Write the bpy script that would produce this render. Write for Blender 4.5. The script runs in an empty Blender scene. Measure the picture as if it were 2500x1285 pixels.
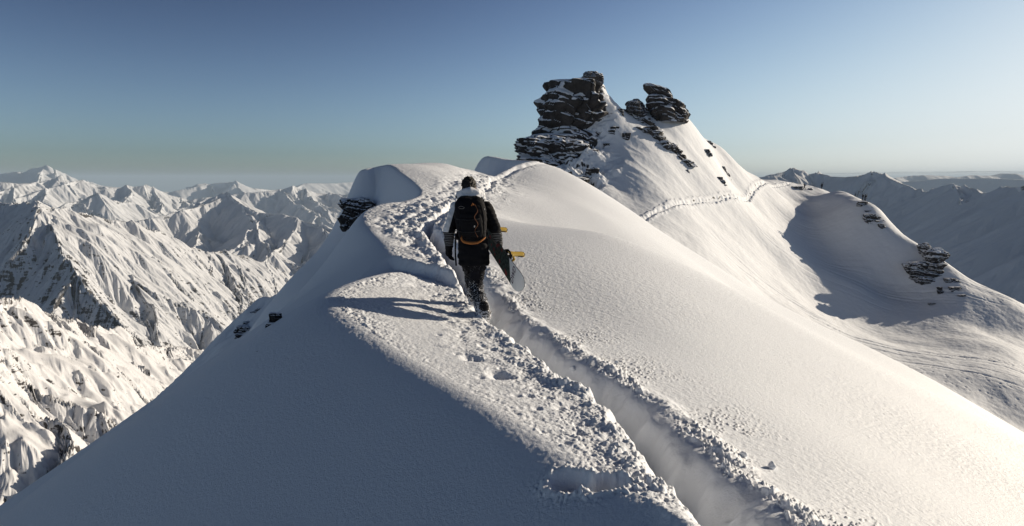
import bpy, bmesh, math, random
import numpy as np
from mathutils import Vector, Matrix, Euler

# ------------------------------------------------------------------ camera, sky, sun, exposure
C = bpy.context.scene.collection
SC = bpy.context.scene
PITCH = math.radians(6.93)
FPX = 1667.0                                  # focal length in pixels of the 2500 wide photograph
cam_d = bpy.data.cameras.new("camera")
cam_d.sensor_width = 36.0
cam_d.lens = 36.0 * FPX / 2500.0
cam_d.clip_start = 0.05
cam_d.clip_end = 200000.0
cam = bpy.data.objects.new("camera", cam_d)
C.objects.link(cam)
cam.rotation_euler = (math.radians(90) - PITCH, 0, 0)
SC.camera = cam

SUN_AZ = 64.0        # degrees right of the view direction
SUN_EL = 16.0
SKY_K = 0.50
SKY_SAT = 0.50
SKY_TINT = (0.94, 0.97, 0.97)
w = bpy.data.worlds.new("World")
SC.world = w
w.use_nodes = True
wn = w.node_tree
bgn = wn.nodes["Background"]
sky = wn.nodes.new("ShaderNodeTexSky")
sky.sky_type = 'NISHITA'
sky.sun_disc = False
sky.sun_elevation = math.radians(SUN_EL)
sky.sun_rotation = math.radians(SUN_AZ)
sky.altitude = 2200
sky.air_density = 1.0
sky.dust_density = 3
sky.ozone_density = 3.0
# clear high-altitude air: the sky deepens away from the sun, and its glow near the sun levels off
def _vm(op, a, b=None, sc_=None):
    n = wn.nodes.new("ShaderNodeVectorMath"); n.operation = op
    wn.links.new(a, n.inputs[0])
    if b is not None:
        if hasattr(b, 'node'): wn.links.new(b, n.inputs[1])
        else: n.inputs[1].default_value = b
    if sc_ is not None: n.inputs['Scale'].default_value = sc_
    return n.outputs[0]
hs = wn.nodes.new('ShaderNodeHueSaturation'); hs.inputs['Saturation'].default_value = SKY_SAT
wn.links.new(sky.outputs[0], hs.inputs['Color'])
v1 = _vm('SCALE', hs.outputs[0], sc_=1 / 4.979)
gam = wn.nodes.new("ShaderNodeGamma"); gam.inputs[1].default_value = 3.3
wn.links.new(v1, gam.inputs[0])
v2 = _vm('SCALE', gam.outputs[0], sc_=SKY_K)
v3 = _vm('ADD', _vm('SCALE', v2, sc_=1.5), (1, 1, 1))
v4 = _vm('SCALE', _vm('DIVIDE', v2, v3), sc_=10.0)
v5 = _vm('MULTIPLY', v4, SKY_TINT)
wn.links.new(v5, bgn.inputs[0])
bgn.inputs[1].default_value = 0.1

sd = bpy.data.lights.new("sun", 'SUN')
sd.energy = 3.55
sd.angle = math.radians(0.5)
sd.color = (1.0, 0.86, 0.67)
sun = bpy.data.objects.new("sun", sd)
C.objects.link(sun)
a_, e_ = math.radians(SUN_AZ), math.radians(SUN_EL)
SUNV = Vector((math.sin(a_) * math.cos(e_), math.cos(a_) * math.cos(e_), math.sin(e_)))
sun.rotation_euler = SUNV.to_track_quat('Z', 'Y').to_euler()
sun.location = (60, 20, 60)

SC.view_settings.view_transform = 'Standard'
SC.view_settings.look = 'None'
SC.view_settings.exposure = 0.70
SC.view_settings.gamma = 1.0
try:
    SC.cycles.max_bounces = 6
    SC.cycles.diffuse_bounces = 3
    SC.cycles.volume_bounces = 0
    SC.cycles.use_denoising = True
except Exception:
    pass

# ------------------------------------------------------------------ helpers: space
cp, sp = math.cos(PITCH), math.sin(PITCH)
def P(u, v, D):
    "point at forward distance D seen where the photograph has pixel (u, v)"
    a, b = (u - 1250.0) / FPX, (642.5 - v) / FPX
    dy = cp + sp * b
    return (a / dy * D, D, (-sp + cp * b) / dy * D)
def RAY(u, v):
    return np.array(P(u, v, 1.0))

# ------------------------------------------------------------------ helpers: noise
def _h(ix, iy, seed):
    ix = ix.astype(np.int64).astype(np.uint32); iy = iy.astype(np.int64).astype(np.uint32)
    h = ix * np.uint32(374761393) + iy * np.uint32(668265263) + np.uint32((seed * 2246822519 + 77) & 0xffffffff)
    h = (h ^ (h >> np.uint32(13))) * np.uint32(1274126177)
    h = (h ^ (h >> np.uint32(16))) * np.uint32(2654435761)
    return ((h >> np.uint32(8)) & np.uint32(0xffff)).astype(np.float32) / np.float32(65536.0)
def gn(x, y, seed=0):
    x = np.asarray(x, dtype=np.float64); y = np.asarray(y, dtype=np.float64)
    ix = np.floor(x); iy = np.floor(y)
    fx = (x - ix).astype(np.float32); fy = (y - iy).astype(np.float32)
    ux = fx * fx * fx * (fx * (fx * 6 - 15) + 10); uy = fy * fy * fy * (fy * (fy * 6 - 15) + 10)
    def g(ox, oy):
        a = _h(ix + ox, iy + oy, seed) * np.float32(2 * math.pi)
        return np.cos(a) * (fx - ox) + np.sin(a) * (fy - oy)
    a = g(0, 0); b = g(1, 0); c = g(0, 1); d = g(1, 1)
    return ((a + (b - a) * ux) * (1 - uy) + (c + (d - c) * ux) * uy) * np.float32(1.5)
def fbm(x, y, o=4, seed=0, gain=0.5, lac=2.03):
    r = 0; a = 1.0
    for k in range(o):
        r = r + a * gn(x, y, seed + k * 13); x, y = (x * .8 - y * .6) * lac + 3.7, (x * .6 + y * .8) * lac + 1.3; a *= gain
    return r
def ridged(x, y, o=4, seed=0, gain=0.5, lac=2.03):
    r = 0; a = 1.0
    for k in range(o):
        r = r + a * (1 - 2 * np.abs(gn(x, y, seed + k * 13))); x, y = (x * .96 - y * .28) * lac + 3.7, (x * .28 + y * .96) * lac + 1.3; a *= gain
    return r
def worley(x, y, seed=0):
    ix = np.floor(x); iy = np.floor(y); best = np.full(np.shape(x), 9.0, dtype=np.float32); rnd = np.zeros(np.shape(x), dtype=np.float32)
    for i in (-1, 0, 1):
        for j in (-1, 0, 1):
            cx = ix + i; cy = iy + j
            px = cx + _h(cx, cy, seed); py = cy + _h(cx, cy, seed + 5)
            d = np.sqrt((px - x) ** 2 + (py - y) ** 2)
            m = d < best
            best = np.where(m, d, best).astype(np.float32); rnd = np.where(m, _h(cx, cy, seed + 9), rnd)
    return best, rnd
def sst(a, b, x):
    t = np.clip((x - a) / (b - a), 0, 1)
    return t * t * (3 - 2 * t)
def smin(a, b, k):
    h = np.clip(0.5 + 0.5 * (b - a) / k, 0, 1)
    return b * (1 - h) + a * h - k * h * (1 - h)

class TPS:
    def __init__(self, pts, lam=0.0):
        p = np.array(pts, dtype=float); self.p = p[:, :2]; n = len(p)
        self.s = 30.0; q = self.p / self.s
        d2 = ((q[:, None] - q[None]) ** 2).sum(-1)
        K = 0.5 * d2 * np.log(d2 + 1e-12) + lam * np.eye(n)
        Q = np.c_[np.ones(n), q]
        A = np.zeros((n + 3, n + 3)); A[:n, :n] = K; A[:n, n:] = Q; A[n:, :n] = Q.T
        self.c = np.linalg.solve(A, np.r_[p[:, 2], 0, 0, 0]); self.q = q
    def __call__(self, x, y):
        sh = np.shape(x); x = (np.ravel(x) / self.s).astype(np.float32); y = (np.ravel(y) / self.s).astype(np.float32)
        n = len(self.q)
        r = self.c[n] + self.c[n + 1] * x + self.c[n + 2] * y
        for (a, b), c in zip(self.q, self.c[:n]):
            d2 = (x - np.float32(a)) ** 2 + (y - np.float32(b)) ** 2
            r = r + np.float32(0.5 * c) * d2 * np.log(d2 + np.float32(1e-12))
        return r.reshape(sh)

class MQ:
    "multiquadric surface through scattered points"
    def __init__(self, pts, c=9.0, lam=0.0):
        p = np.array(pts, dtype=float); self.q = p[:, :2]; self.c2 = c * c; n = len(p)
        d2 = ((self.q[:, None] - self.q[None]) ** 2).sum(-1)
        A = np.zeros((n + 1, n + 1)); A[:n, :n] = -np.sqrt(d2 + self.c2) + lam * np.eye(n); A[:n, n] = 1; A[n, :n] = 1
        self.k = np.linalg.solve(A, np.r_[p[:, 2], 0])
    def __call__(self, x, y):
        x = np.asarray(x, dtype=np.float32); y = np.asarray(y, dtype=np.float32); r = np.full(np.shape(x), self.k[-1], dtype=np.float32)
        for (a, b), k in zip(self.q, self.k[:-1]):
            r = r - np.float32(k) * np.sqrt((x - np.float32(a)) ** 2 + (y - np.float32(b)) ** 2 + np.float32(self.c2))
        return r

def polyd(x, y, pts):
    "distance to a polyline, parameter along it (segment index + fraction)"
    best = np.full(np.shape(x), 1e9, dtype=np.float32); par = np.zeros(np.shape(x), dtype=np.float32)
    for k in range(len(pts) - 1):
        ax, ay = pts[k][0], pts[k][1]; bx, by = pts[k + 1][0], pts[k + 1][1]
        dx, dy = bx - ax, by - ay; L = dx * dx + dy * dy + 1e-12
        t = np.clip(((x - ax) * dx + (y - ay) * dy) / L, 0, 1)
        d = np.hypot(x - ax - t * dx, y - ay - t * dy)
        m = d < best
        best = np.where(m, d, best); par = np.where(m, k + t, par)
    return best, par
def side_of(x, y, pts):
    "signed side of the nearest segment (positive on the left of travel)"
    best = np.full(np.shape(x), 1e9); sg = np.zeros(np.shape(x))
    for k in range(len(pts) - 1):
        ax, ay = pts[k][0], pts[k][1]; bx, by = pts[k + 1][0], pts[k + 1][1]
        dx, dy = bx - ax, by - ay; L = dx * dx + dy * dy + 1e-12
        t = np.clip(((x - ax) * dx + (y - ay) * dy) / L, 0, 1)
        d = np.hypot(x - ax - t * dx, y - ay - t * dy)
        m = d < best
        best = np.where(m, d, best); sg = np.where(m, np.sign(dx * (y - ay) - dy * (x - ax)), sg)
    return sg * best
def inside(x, y, poly):
    r = np.zeros(np.shape(x), dtype=bool); n = len(poly)
    for k in range(n):
        x1, y1 = poly[k]; x2, y2 = poly[(k + 1) % n]
        c = ((y1 > y) != (y2 > y)) & (x < (x2 - x1) * (y - y1) / (y2 - y1 + 1e-12) + x1)
        r ^= c
    return r
def catmull(pts, n=6):
    p = [np.array(q, dtype=float) for q in pts]; out = []
    p = [2 * p[0] - p[1]] + p + [2 * p[-1] - p[-2]]
    for k in range(1, len(p) - 2):
        for i in range(n):
            t = i / n
            a, b, c, d = p[k - 1], p[k], p[k + 1], p[k + 2]
            out.append(0.5 * ((2 * b) + (c - a) * t + (2 * a - 5 * b + 4 * c - d) * t * t + (-a + 3 * b - 3 * c + d) * t ** 3))
    out.append(p[-2]); return out

# ------------------------------------------------------------------ helpers: objects
def grid_object(name, X, Y, Z, mat, smooth=True, kind='structure'):
    nr, nc = X.shape
    me = bpy.data.meshes.new(name)
    co = np.stack([X, Y, Z], -1).reshape(-1, 3).astype(np.float32)
    idx = np.arange(nr * nc, dtype=np.int32).reshape(nr, nc)
    q = np.stack([idx[:-1, :-1], idx[:-1, 1:], idx[1:, 1:], idx[1:, :-1]], -1).reshape(-1)
    nq = (nr - 1) * (nc - 1)
    me.vertices.add(nr * nc); me.vertices.foreach_set("co", co.ravel())
    me.loops.add(nq * 4); me.loops.foreach_set("vertex_index", q)
    me.polygons.add(nq)
    me.polygons.foreach_set("loop_start", np.arange(0, nq * 4, 4, dtype=np.int32))
    me.polygons.foreach_set("use_smooth", np.full(nq, smooth))
    me.update(calc_edges=True)
    me.materials.append(mat)
    o = bpy.data.objects.new(name, me); C.objects.link(o)
    if kind: o['kind'] = kind
    return o
def fan(t0, t1, nc, ys):
    t = np.linspace(t0, t1, nc); Y, T = np.meshgrid(np.asarray(ys), t, indexing='ij')
    return T * Y, Y
def tag(o, label=None, cat=None, group=None, kind=None):
    if label: o['label'] = label
    if cat: o['category'] = cat
    if group: o['group'] = group
    if kind: o['kind'] = kind
    return o

# ------------------------------------------------------------------ materials
def mat_new(name):
    m = bpy.data.materials.new(name); m.use_nodes = True
    nt = m.node_tree; b = nt.nodes["Principled BSDF"]
    return m, nt, b
def N(nt, typ, **kw):
    n = nt.nodes.new(typ)
    for k, v in kw.items(): setattr(n, k, v)
    return n
def noise_node(nt, scale, detail=4, rough=0.5, coord=None, dim='3D'):
    n = N(nt, 'ShaderNodeTexNoise'); n.inputs['Scale'].default_value = scale
    n.inputs['Detail'].default_value = detail; n.inputs['Roughness'].default_value = rough
    if coord is not None: nt.links.new(coord, n.inputs['Vector'])
    return n
def snow_mat(name, col=(0.79, 0.82, 0.87), bumps=((60, 0.004), (300, 0.002)), rough=0.6):
    m, nt, b = mat_new(name)
    b.inputs['Base Color'].default_value = (*col, 1)
    b.inputs['Roughness'].default_value = rough
    b.inputs['Specular IOR Level'].default_value = 0.25
    tc = N(nt, 'ShaderNodeTexCoord'); prev = None
    for s, d in bumps:
        n = noise_node(nt, s, 3, 0.6, tc.outputs['Object'])
        bp = N(nt, 'ShaderNodeBump'); bp.inputs['Strength'].default_value = 1.0
        bp.inputs['Distance'].default_value = d
        nt.links.new(n.outputs[0], bp.inputs['Height'])
        if prev: nt.links.new(prev.outputs[0], bp.inputs['Normal'])
        prev = bp
    if prev: nt.links.new(prev.outputs[0], b.inputs['Normal'])
    return m
def rocksnow_mat(name, rock=(0.035, 0.034, 0.036), snow=(0.79, 0.82, 0.87), lo=0.55, hi=0.7, nscale=0.3, namp=0.25,
                 bump=0.15, bscale=0.8, squash=(1, 1, 1)):
    m, nt, b = mat_new(name); L = nt.links.new
    tc = N(nt, 'ShaderNodeTexCoord'); ge = N(nt, 'ShaderNodeNewGeometry')
    sx = N(nt, 'ShaderNodeSeparateXYZ'); L(ge.outputs['Normal'], sx.inputs[0])
    mp = N(nt, 'ShaderNodeMapping'); mp.inputs['Scale'].default_value = squash; L(tc.outputs['Object'], mp.inputs['Vector'])
    n1 = noise_node(nt, nscale, 6, 0.65, mp.outputs[0])
    ma = N(nt, 'ShaderNodeMath', operation='MULTIPLY_ADD'); L(n1.outputs[0], ma.inputs[0]); ma.inputs[1].default_value = namp * 2
    ma.inputs[2].default_value = -namp
    ad = N(nt, 'ShaderNodeMath', operation='ADD'); L(ma.outputs[0], ad.inputs[0]); L(sx.outputs[2], ad.inputs[1])
    mr = N(nt, 'ShaderNodeMapRange'); mr.inputs[1].default_value = lo; mr.inputs[2].default_value = hi; L(ad.outputs[0], mr.inputs[0])
    n2 = noise_node(nt, nscale * 3.1, 5, 0.6, tc.outputs['Object'])
    cr = N(nt, 'ShaderNodeMapRange'); cr.inputs[1].default_value = 0.3; cr.inputs[2].default_value = 0.7
    cr.inputs[3].default_value = 0.55; cr.inputs[4].default_value = 1.6; L(n2.outputs[0], cr.inputs[0])
    rc = N(nt, 'ShaderNodeMix', data_type='RGBA'); rc.blend_type = 'MULTIPLY'; rc.inputs[0].default_value = 1
    rc.inputs[6].default_value = (*rock, 1)
    cb = N(nt, 'ShaderNodeCombineColor'); [L(cr.outputs[0], cb.inputs[i]) for i in range(3)]; L(cb.outputs[0], rc.inputs[7])
    mx = N(nt, 'ShaderNodeMix', data_type='RGBA'); L(mr.outputs[0], mx.inputs[0]); L(rc.outputs[2], mx.inputs[6])
    mx.inputs[7].default_value = (*snow, 1)
    L(mx.outputs[2], b.inputs['Base Color']); b.inputs['Roughness'].default_value = 0.75
    b.inputs['Specular IOR Level'].default_value = 0.2
    n3 = noise_node(nt, bscale, 8, 0.65, mp.outputs[0])
    bp = N(nt, 'ShaderNodeBump'); bp.inputs['Distance'].default_value = bump; L(n3.outputs[0], bp.inputs['Height'])
    iv = N(nt, 'ShaderNodeMapRange'); iv.inputs[3].default_value = 1.0; iv.inputs[4].default_value = 0.25; L(mr.outputs[0], iv.inputs[0])
    L(iv.outputs[0], bp.inputs['Strength'])
    L(bp.outputs[0], b.inputs['Normal'])
    return m
# ------------------------------------------------------------------ near ridge (snow_ridge)
def PL(lst): return [P(*q) for q in lst]
CREST_PX = [(1700,1285,3.05),(1540,1200,3.5),(1400,1110,4.0),(1200,985,4.8),(1000,870,5.85),(880,790,6.7),(822,738,7.5),
            (850,700,8.4),(905,672,9.1),(955,653,9.7),
            (978,640,10.4),(950,600,11.6),(908,560,13.2),(892,530,14.5),(905,510,15.7),(945,497,16.8),(992,491,17.7),(1024,480,18.5),
            (1032,466,19.3),(1012,443,20.2),(980,420,21.2),(948,403,22.2),(915,409,22.4),(885,415,22.3)]
crest3 = [(2.4,-7,-1.9),(1.5,1.2,-1.8)] + PL(CREST_PX) + [(-5.1,24.2,0.3)] + PL([(940,408,25.6),(1080,407,26.5),(1165,420,26.0),(1205,432,25.6),
            (1222,425,26.3),(1262,405,27.6),(1300,394,29.0),(1250,391,29.8),(1190,382,30.2)]) + [(-1.8,33.0,0.3),(-4,40,-3),(-9,60,-10),(-20,110,-30)]
crest = [tuple(q[:2]) for q in catmull(crest3, 5)]
right_poly = crest + [(260, 110), (260, -60), (2.4, -60)]
ctl = list(crest3[1:-3])
# level continuation on the left of the crest, lit flank falling away on the right
for x, y, z in [(-4,-6,-1.9),(-8,3,-1.9),(-9,9,-1.5),(-10,15,-1.0),(-12,22,-0.8),(-12,30,-1.0),(-25,0,-2.0),(-25,15,-1.2),(-25,30,-2.0),(-60,0,-2),(-60,40,-2)]:
    ctl.append((x, y, z))
ctl += PL([(1310,409,31.5),(1340,420,32),(1400,452,32.5),(1500,517,32),(1718,634,30),(1908,748,28.5),(2099,836,27),(2262,920,26),(2500,1062,25)])
ctl += PL([(1090,402,25.0),(1020,401,24.0),(1185,440,24.0),(1250,470,22),(1300,560,17),(1100,500,16.5),(1040,550,13.6),(1120,640,10.6)])
ctl += [(1.85,3.3,-1.86),(-0.35,7.6,-1.60),(-0.25,8.3,-1.62),(2.0,8.0,-1.85),(6,8,-3.25),(12,8,-5.6),(20,8,-9.0),(4.9,5.0,-2.95),(4,2,-2.65),(9,2,-4.3),(20,0,-8.6),(35,0,-16.5),
        (2.0,14,-1.15),(6,16,-3.15),(12,17,-6.3),(18,18,-9.5),(9.7,19,-4.95),(30,18,-15.5),(45,20,-25),
        (3,22,-1.18),(8,24,-3.95),(2.6,27.5,0.0),(3,3.3,-2.3),
        (3,38,-.9),(6,40,-4.2),(12,40,-8.5),(20,38,-14),(30,35,-20),(45,35,-31),(3,50,-6),(12,55,-17),(25,55,-26),(50,55,-42),(2,37,-1.2),(0,45,-4),
        (4,80,-26),(30,85,-45),(60,85,-65),(-5,-8,-2.2),(3,-8,-2.4),(20,-10,-9.0),(40,-10,-21)]
Rtps = TPS(ctl, 1e-5)
RIM = [tuple(q[:2]) for q in PL([(940,660,10.9),(1040,684,10.3),(1110,706,9.7),(1150,728,9.3)])]

def near_base(x, y):
    "smooth undisturbed ridge"
    R = Rtps(x, y)
    d, par = polyd(x, y, crest)
    ins = inside(x, y, right_poly)
    s = np.where(ins, d, -d)                       # positive on the lit side
    dl = np.maximum(-s, 0)
    fars = sst(11.2, 13.0, y)                       # the far cornices fall off more steeply
    k1 = 0.67 + 0.62 * sst(10.5, 16.5, y) + (0.35 * fars + 0.9 * sst(17.5, 20, y)) * np.exp(-((dl) / 1.6) ** 2)
    drop = k1 * (np.sqrt(dl * dl + 0.05) - math.sqrt(0.05)) + 0.0035 * np.maximum(dl - 6, 0) ** 2
    # shallow wind drifts
    z = R - drop
    # step where the drift overlaps the trodden snow
    dr = side_of(x, y, RIM); dd, pr = polyd(x, y, RIM)
    fall = np.exp(-np.maximum(-dr, 0) / 0.9) * np.exp(-(np.maximum(dd - np.abs(dr), 0) / 0.3) ** 2)
    endf = sst(0.0, 0.35, pr) * (1 - sst(2.7, 3.0, pr))
    z = z - 0.20 * sst(-0.16, 0.03, -dr - 0.05) * fall * endf * (dd < 3)
    return z, s

def hit(f, u, v, d0, d1, n=1500):
    "first point of the surface f seen at a pixel"
    r = RAY(u, v); D = np.geomspace(d0, d1, n); z = f(r[0] * D, D); b = (r[2] * D) < z
    if not b.any(): return None
    k = int(np.argmax(b)); return float(r[0] * D[k]), float(D[k]), float(z[k])
def on_ridge(lst):
    out = []
    for u, v, D in lst:
        h = hit(lambda x, y: near_base(x, y)[0], u, v, max(1.5, D * .6), D * 1.5, 400)
        out.append(tuple(h[:2]) if h else tuple(P(u, v, D)[:2]))
    return out
TRENCH_PX = [(1850,1330,3.0),(1800,1285,3.25),(1612,1100,4.25),(1515,995,5.1),(1392,915,6.0),(1300,850,6.9),(1221,790,7.9),(1172,735,8.8),(1142,690,9.7),
             (1112,640,11.0),(1075,590,12.4),(1048,555,13.5),(1055,535,14.4),(1095,515,15.6),(1150,485,17.6),(1195,460,20.5),(1205,438,23.5)]
trench = [tuple(q) for q in catmull(on_ridge(TRENCH_PX), 5)]
trench = [(2.6, -8), (1.9, 0.5)] + trench + [(0.1, 27), (2.0, 30), (2.6, 33)]
ROUGH_PX = [(1600,1290,3.2),(1440,1090,4.3),(1300,960,5.3),(1165,850,6.8),(1100,790,8.0),(1050,735,9.2),(1080,690,10),(1040,620,11.6),(985,555,13.4),(1010,515,15.6),(1090,490,17.4),(1160,455,19.5),(1200,438,23.5)]
rough = on_ridge(ROUGH_PX)
HOLLOWS = {(u, v): on_ridge([(u, v, D)])[0] for u, v, D in [(1395,1175,4.35),(1485,1180,4.15)]}
def near_full(x, y):
    z, s = near_base(x, y)
    dist = np.hypot(x, y)
    lit = sst(-0.25, 0.35, s)
    # trench
    wx = x + 0.07 * gn(x * 3.1, y * 3.1, 3) + 0.014 * gn(x * 11, y * 11, 4)
    wy = y + 0.07 * gn(x * 3.1, y * 3.1, 5) + 0.014 * gn(x * 11, y * 11, 6)
    dt, pt = polyd(wx, wy, trench)
    st = side_of(wx, wy, trench)                    # positive left of travel
    hw = 0.115 + 0.04 * gn(pt * 0.9, pt * 0 + 2, 8) + 0.04 * sst(6, 3, y)
    q = (dt - hw)
    soft = np.where(st > 0, 0.07, 0.05 + 0.16 * sst(1.0, 4.0, pt * 0 + 14 - y) )   # the downhill wall is sloughed in
    prof = 1 - sst(-0.14, soft, q)
    prof = np.where(st > 0, prof, prof ** 1.3)
    fp = 0.5 + 0.5 * np.cos((y * 0.93 + 0.25 * np.sign(st) * 0.5) * 2 * np.pi / 0.62)      # boot holes
    depth = 0.36 + 0.06 * gn(x * 1.8, y * 1.8, 9) + 0.08 * fp * sst(0.16, 0.0, dt)
    floor = 0.02 * fbm(x * 4, y * 4, 2, 11)
    far_t = sst(15.5, 22, y)
    z = z - (depth - floor) * prof * (1 - far_t * 0.72) * (1 - sst(27, 31, y))
    # spill heaped along both lips
    wall = np.where(st > 0, 0.02, 0.05 + 0.15 * sst(1.0, 4.0, 14 - y))      # where the trench side ends
    on_wall = (1 - sst(0.75, 1.0, (dt - hw) / wall)) * (st < 0)
    lip = np.exp(-((dt - hw - wall - 0.12) / 0.12) ** 2)
    f1, r1 = worley(x * 7, y * 7, 21)
    f2, r2 = worley(x * 19 + 3, y * 19, 22)
    f4, r4 = worley(x * 37 + 3, y * 37, 23)
    dome = lambda f, rr: np.maximum(0, 1 - (f / rr) ** 2) ** 0.8
    clod = dome(f1, 0.42) * (r1 > 0.76) * (0.3 + r1) * 0.024
    clod2 = dome(f2, 0.45) * (r2 > 0.58) * (0.3 + r2) * 0.012
    clod3 = dome(f4, 0.48) * (r4 > 0.4) * (0.3 + r4) * 0.010
    n1 = fbm(x * 3, y * 3, 3, 31)
    z = z + lip * (0.03 + 0.035 * n1) * (1 - far_t * 0.5)
    near_lip = np.exp(-(np.maximum(dt - hw - wall, 0) / np.where(st > 0, 0.30, 0.20)) ** 2) * sst(-0.02, 0.02, dt - hw - wall)
    patch = sst(-0.35, 0.35, gn(x * 1.3, y * 1.3, 33))
    z = z + near_lip * (clod * (0.4 + patch) + clod2 * 1.2 + clod3) * lit * np.where(st < 0, 0.25 + 0.75 * patch, 1)
    spill = np.exp(-(np.maximum(dt - 0.45, 0) / 0.7) ** 2) * (st < 0) * (1 - on_wall)
    z = z + spill * clod3 * (r4 > 0.72) * 1.6 * patch
    # trampled band
    dr, pr = polyd(x + 0.25 * gn(x * 1.1, y * 1.1, 41), y + 0.25 * gn(x * 1.1, y * 1.1, 42), rough)
    wband = 0.30 + 0.45 * sst(12.0, 14, y)
    band = np.exp(-(dr / (wband * (1 + 0.5 * gn(x * 1.7, y * 1.7, 43)))) ** 2) * lit * (1 - on_wall)
    f3, r3 = worley(x * 2.6 + 0.2 * gn(x * 5, y * 5, 50), y * 2.6, 51)
    pits = -np.maximum(0, 0.36 - f3) * (r3 > 0.6) * 0.22
    f5, r5 = worley(x * 6.1, y * 6.1, 53)
    pits = pits - np.maximum(0, 0.30 - f5) * (r5 > 0.66) * 0.12
    n2 = fbm(x * 5, y * 5, 3, 52, 0.5)
    upper = sst(9.5, 12, y)
    z = z + band * (pits + (0.012 + 0.018 * upper) * n2 + (clod * 0.35 + clod2 * 0.5) * sst(0.0, 0.5, gn(x * 0.9, y * 0.9, 55) + 0.25 * upper) * (1 + upper) + clod3 * 0.5)
    z = z - band * upper * 0.06 * ridged(x * 1.6, y * 1.1, 3, 57) 
    # surface grain
    g = fbm(x * 27 + y * 9, y * 27 - x * 9, 2, 61) * 0.0017 + fbm(x * 10 - y * 5, y * 10 + x * 5, 2, 62) * 0.0018
    calm = np.where(s > 0, 1.0, 0.35)
    coarse = 1 + 2.2 * np.exp(-(s / 0.22) ** 2)
    rough_zone = 0.6 + 0.9 * sst(-0.4, 0.4, gn(x * 0.5, y * 0.35, 66))
    z = z + g * calm * coarse * rough_zone * np.clip(dist / 5, 0.7, 1.5) * (1 - 0.8 * on_wall) * np.where(st < 0, 0.7, 1.0)
    dunes = gn(x * 0.5 + y * 0.2, y * 0.25, 63) * 0.03 + gn(x * 0.2, y * 0.2, 64) * 0.06
    z = z + dunes * sst(0, 1.5, np.abs(s)) * np.where(s > 0, 1, 0.5)
    # wind ripples running down the right flank, a faint slide line
    rip = ridged((x * 0.5 + y) * 0.55 + 0.4 * gn(x * 0.3, y * 0.3, 67), (x - 0.5 * y) * 0.10, 2, 68)
    z = z + np.where(s > 0, 1, 0.4) * 0.008 * rip * sst(3, 7, dist) * sst(-0.2, 0.4, gn(x * 0.13, y * 0.13, 69))
    # broken crust hollow on the crest by the bottom edge
    for (u, v, D, rr, dep) in [(1395,1175,4.35,0.115,0.10),(1485,1180,4.15,0.115,0.11)]:
        hx, hy = HOLLOWS[(u, v)]
        r = np.hypot((x - hx) / 1.15, (y - hy)) * (1 + 0.22 * gn(x * 6, y * 6, 71)) / rr
        z = z - dep * (1 - sst(0.35, 1.0, r)) + 0.014 * np.exp(-((r - 1.1) / 0.2) ** 2)
        z = z + np.exp(-((r - 1.25) / 0.5) ** 2) * (clod * 0.15 + clod2 * 0.8 + clod3)
    return z
NQ = 1.0
M_SNOW = snow_mat("near_snow", bumps=((38, 0.006), (130, 0.0035)))
ys = np.concatenate([np.geomspace(1.6, 14, int(1000 * NQ)), np.geomspace(14, 34, int(500 * NQ))[1:], np.geomspace(34, 95, int(110 * NQ))[1:]])
X, Y = fan(-0.95, 0.95, int(1500 * NQ), ys)
grid_object('snow_ridge', X, Y, near_full(X, Y), M_SNOW)
bgx, bgy = np.meshgrid(np.linspace(-22, 26, 330), np.linspace(-16, 1.9, 150))
bgz = near_full(bgx, bgy) - 0.006 - 0.05 * sst(1.5, 1.9, bgy)
grid_object('snow_ridge', bgx, bgy, bgz, M_SNOW)
# ------------------------------------------------------------------ the hill across the saddle
MID = PL([(1550,545,120),(1600,515,128),(1700,492,143),(1800,483,158),(1850,462,178),(1880,452,192),
    (1870,440,206),(1950,458,212),(2008,462,208),(2050,466,192),(2108,486,174),(2128,496,171),(2142,520,168),(2173,558,163),(2235,596,158),(2298,636,153),(2369,683,150),(2430,722,150),(2500,765,150),(2600,830,147),
    (1950,520,184),(2000,560,172),(2050,620,162),(2100,640,158),(2150,680,154),(2200,705,151),(2260,720,146),(2070,690,149),(2200,750,143),
    (1700,560,130),(1800,600,138),(1880,560,158),(1900,650,145),(2000,720,142),(2100,780,136),(2200,810,132),(2300,850,121),(2400,900,108),(2500,950,102),(2400,800,134),(2450,850,120),(2300,760,139),(2500,860,121),
    (1700,640,112),(1900,760,116),(2100,860,112),(2300,935,102),(2500,1040,94),
    (1500,600,92),(1700,720,86),(1900,830,84),(2100,930,80),(2300,1010,76),(2500,1110,70),(2600,1180,60),
    (1839,430,198),(1782,397,186),(1757,360,179),(1703,322,173),(1690,300,171),(1665,272,169),(1640,258,168),(1588,272,164),(1545,285,160),(1515,269,158),(1501,252,157),(1485,233,156),(1468,216,155),(1440,210,155),(1400,218,156),(1370,240,156),
    (1500,350,149),(1480,450,137),(1440,500,128),(1600,460,138),(1600,350,152),(1700,420,154),(1700,360,163),(1780,440,168),(1540,400,143),(1400,440,135),(1450,300,152),(1440,380,144),
    (1330,360,152),(1290,380,150),(1280,420,145),(1350,480,130),(1300,520,122),(1380,300,155)])
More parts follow.
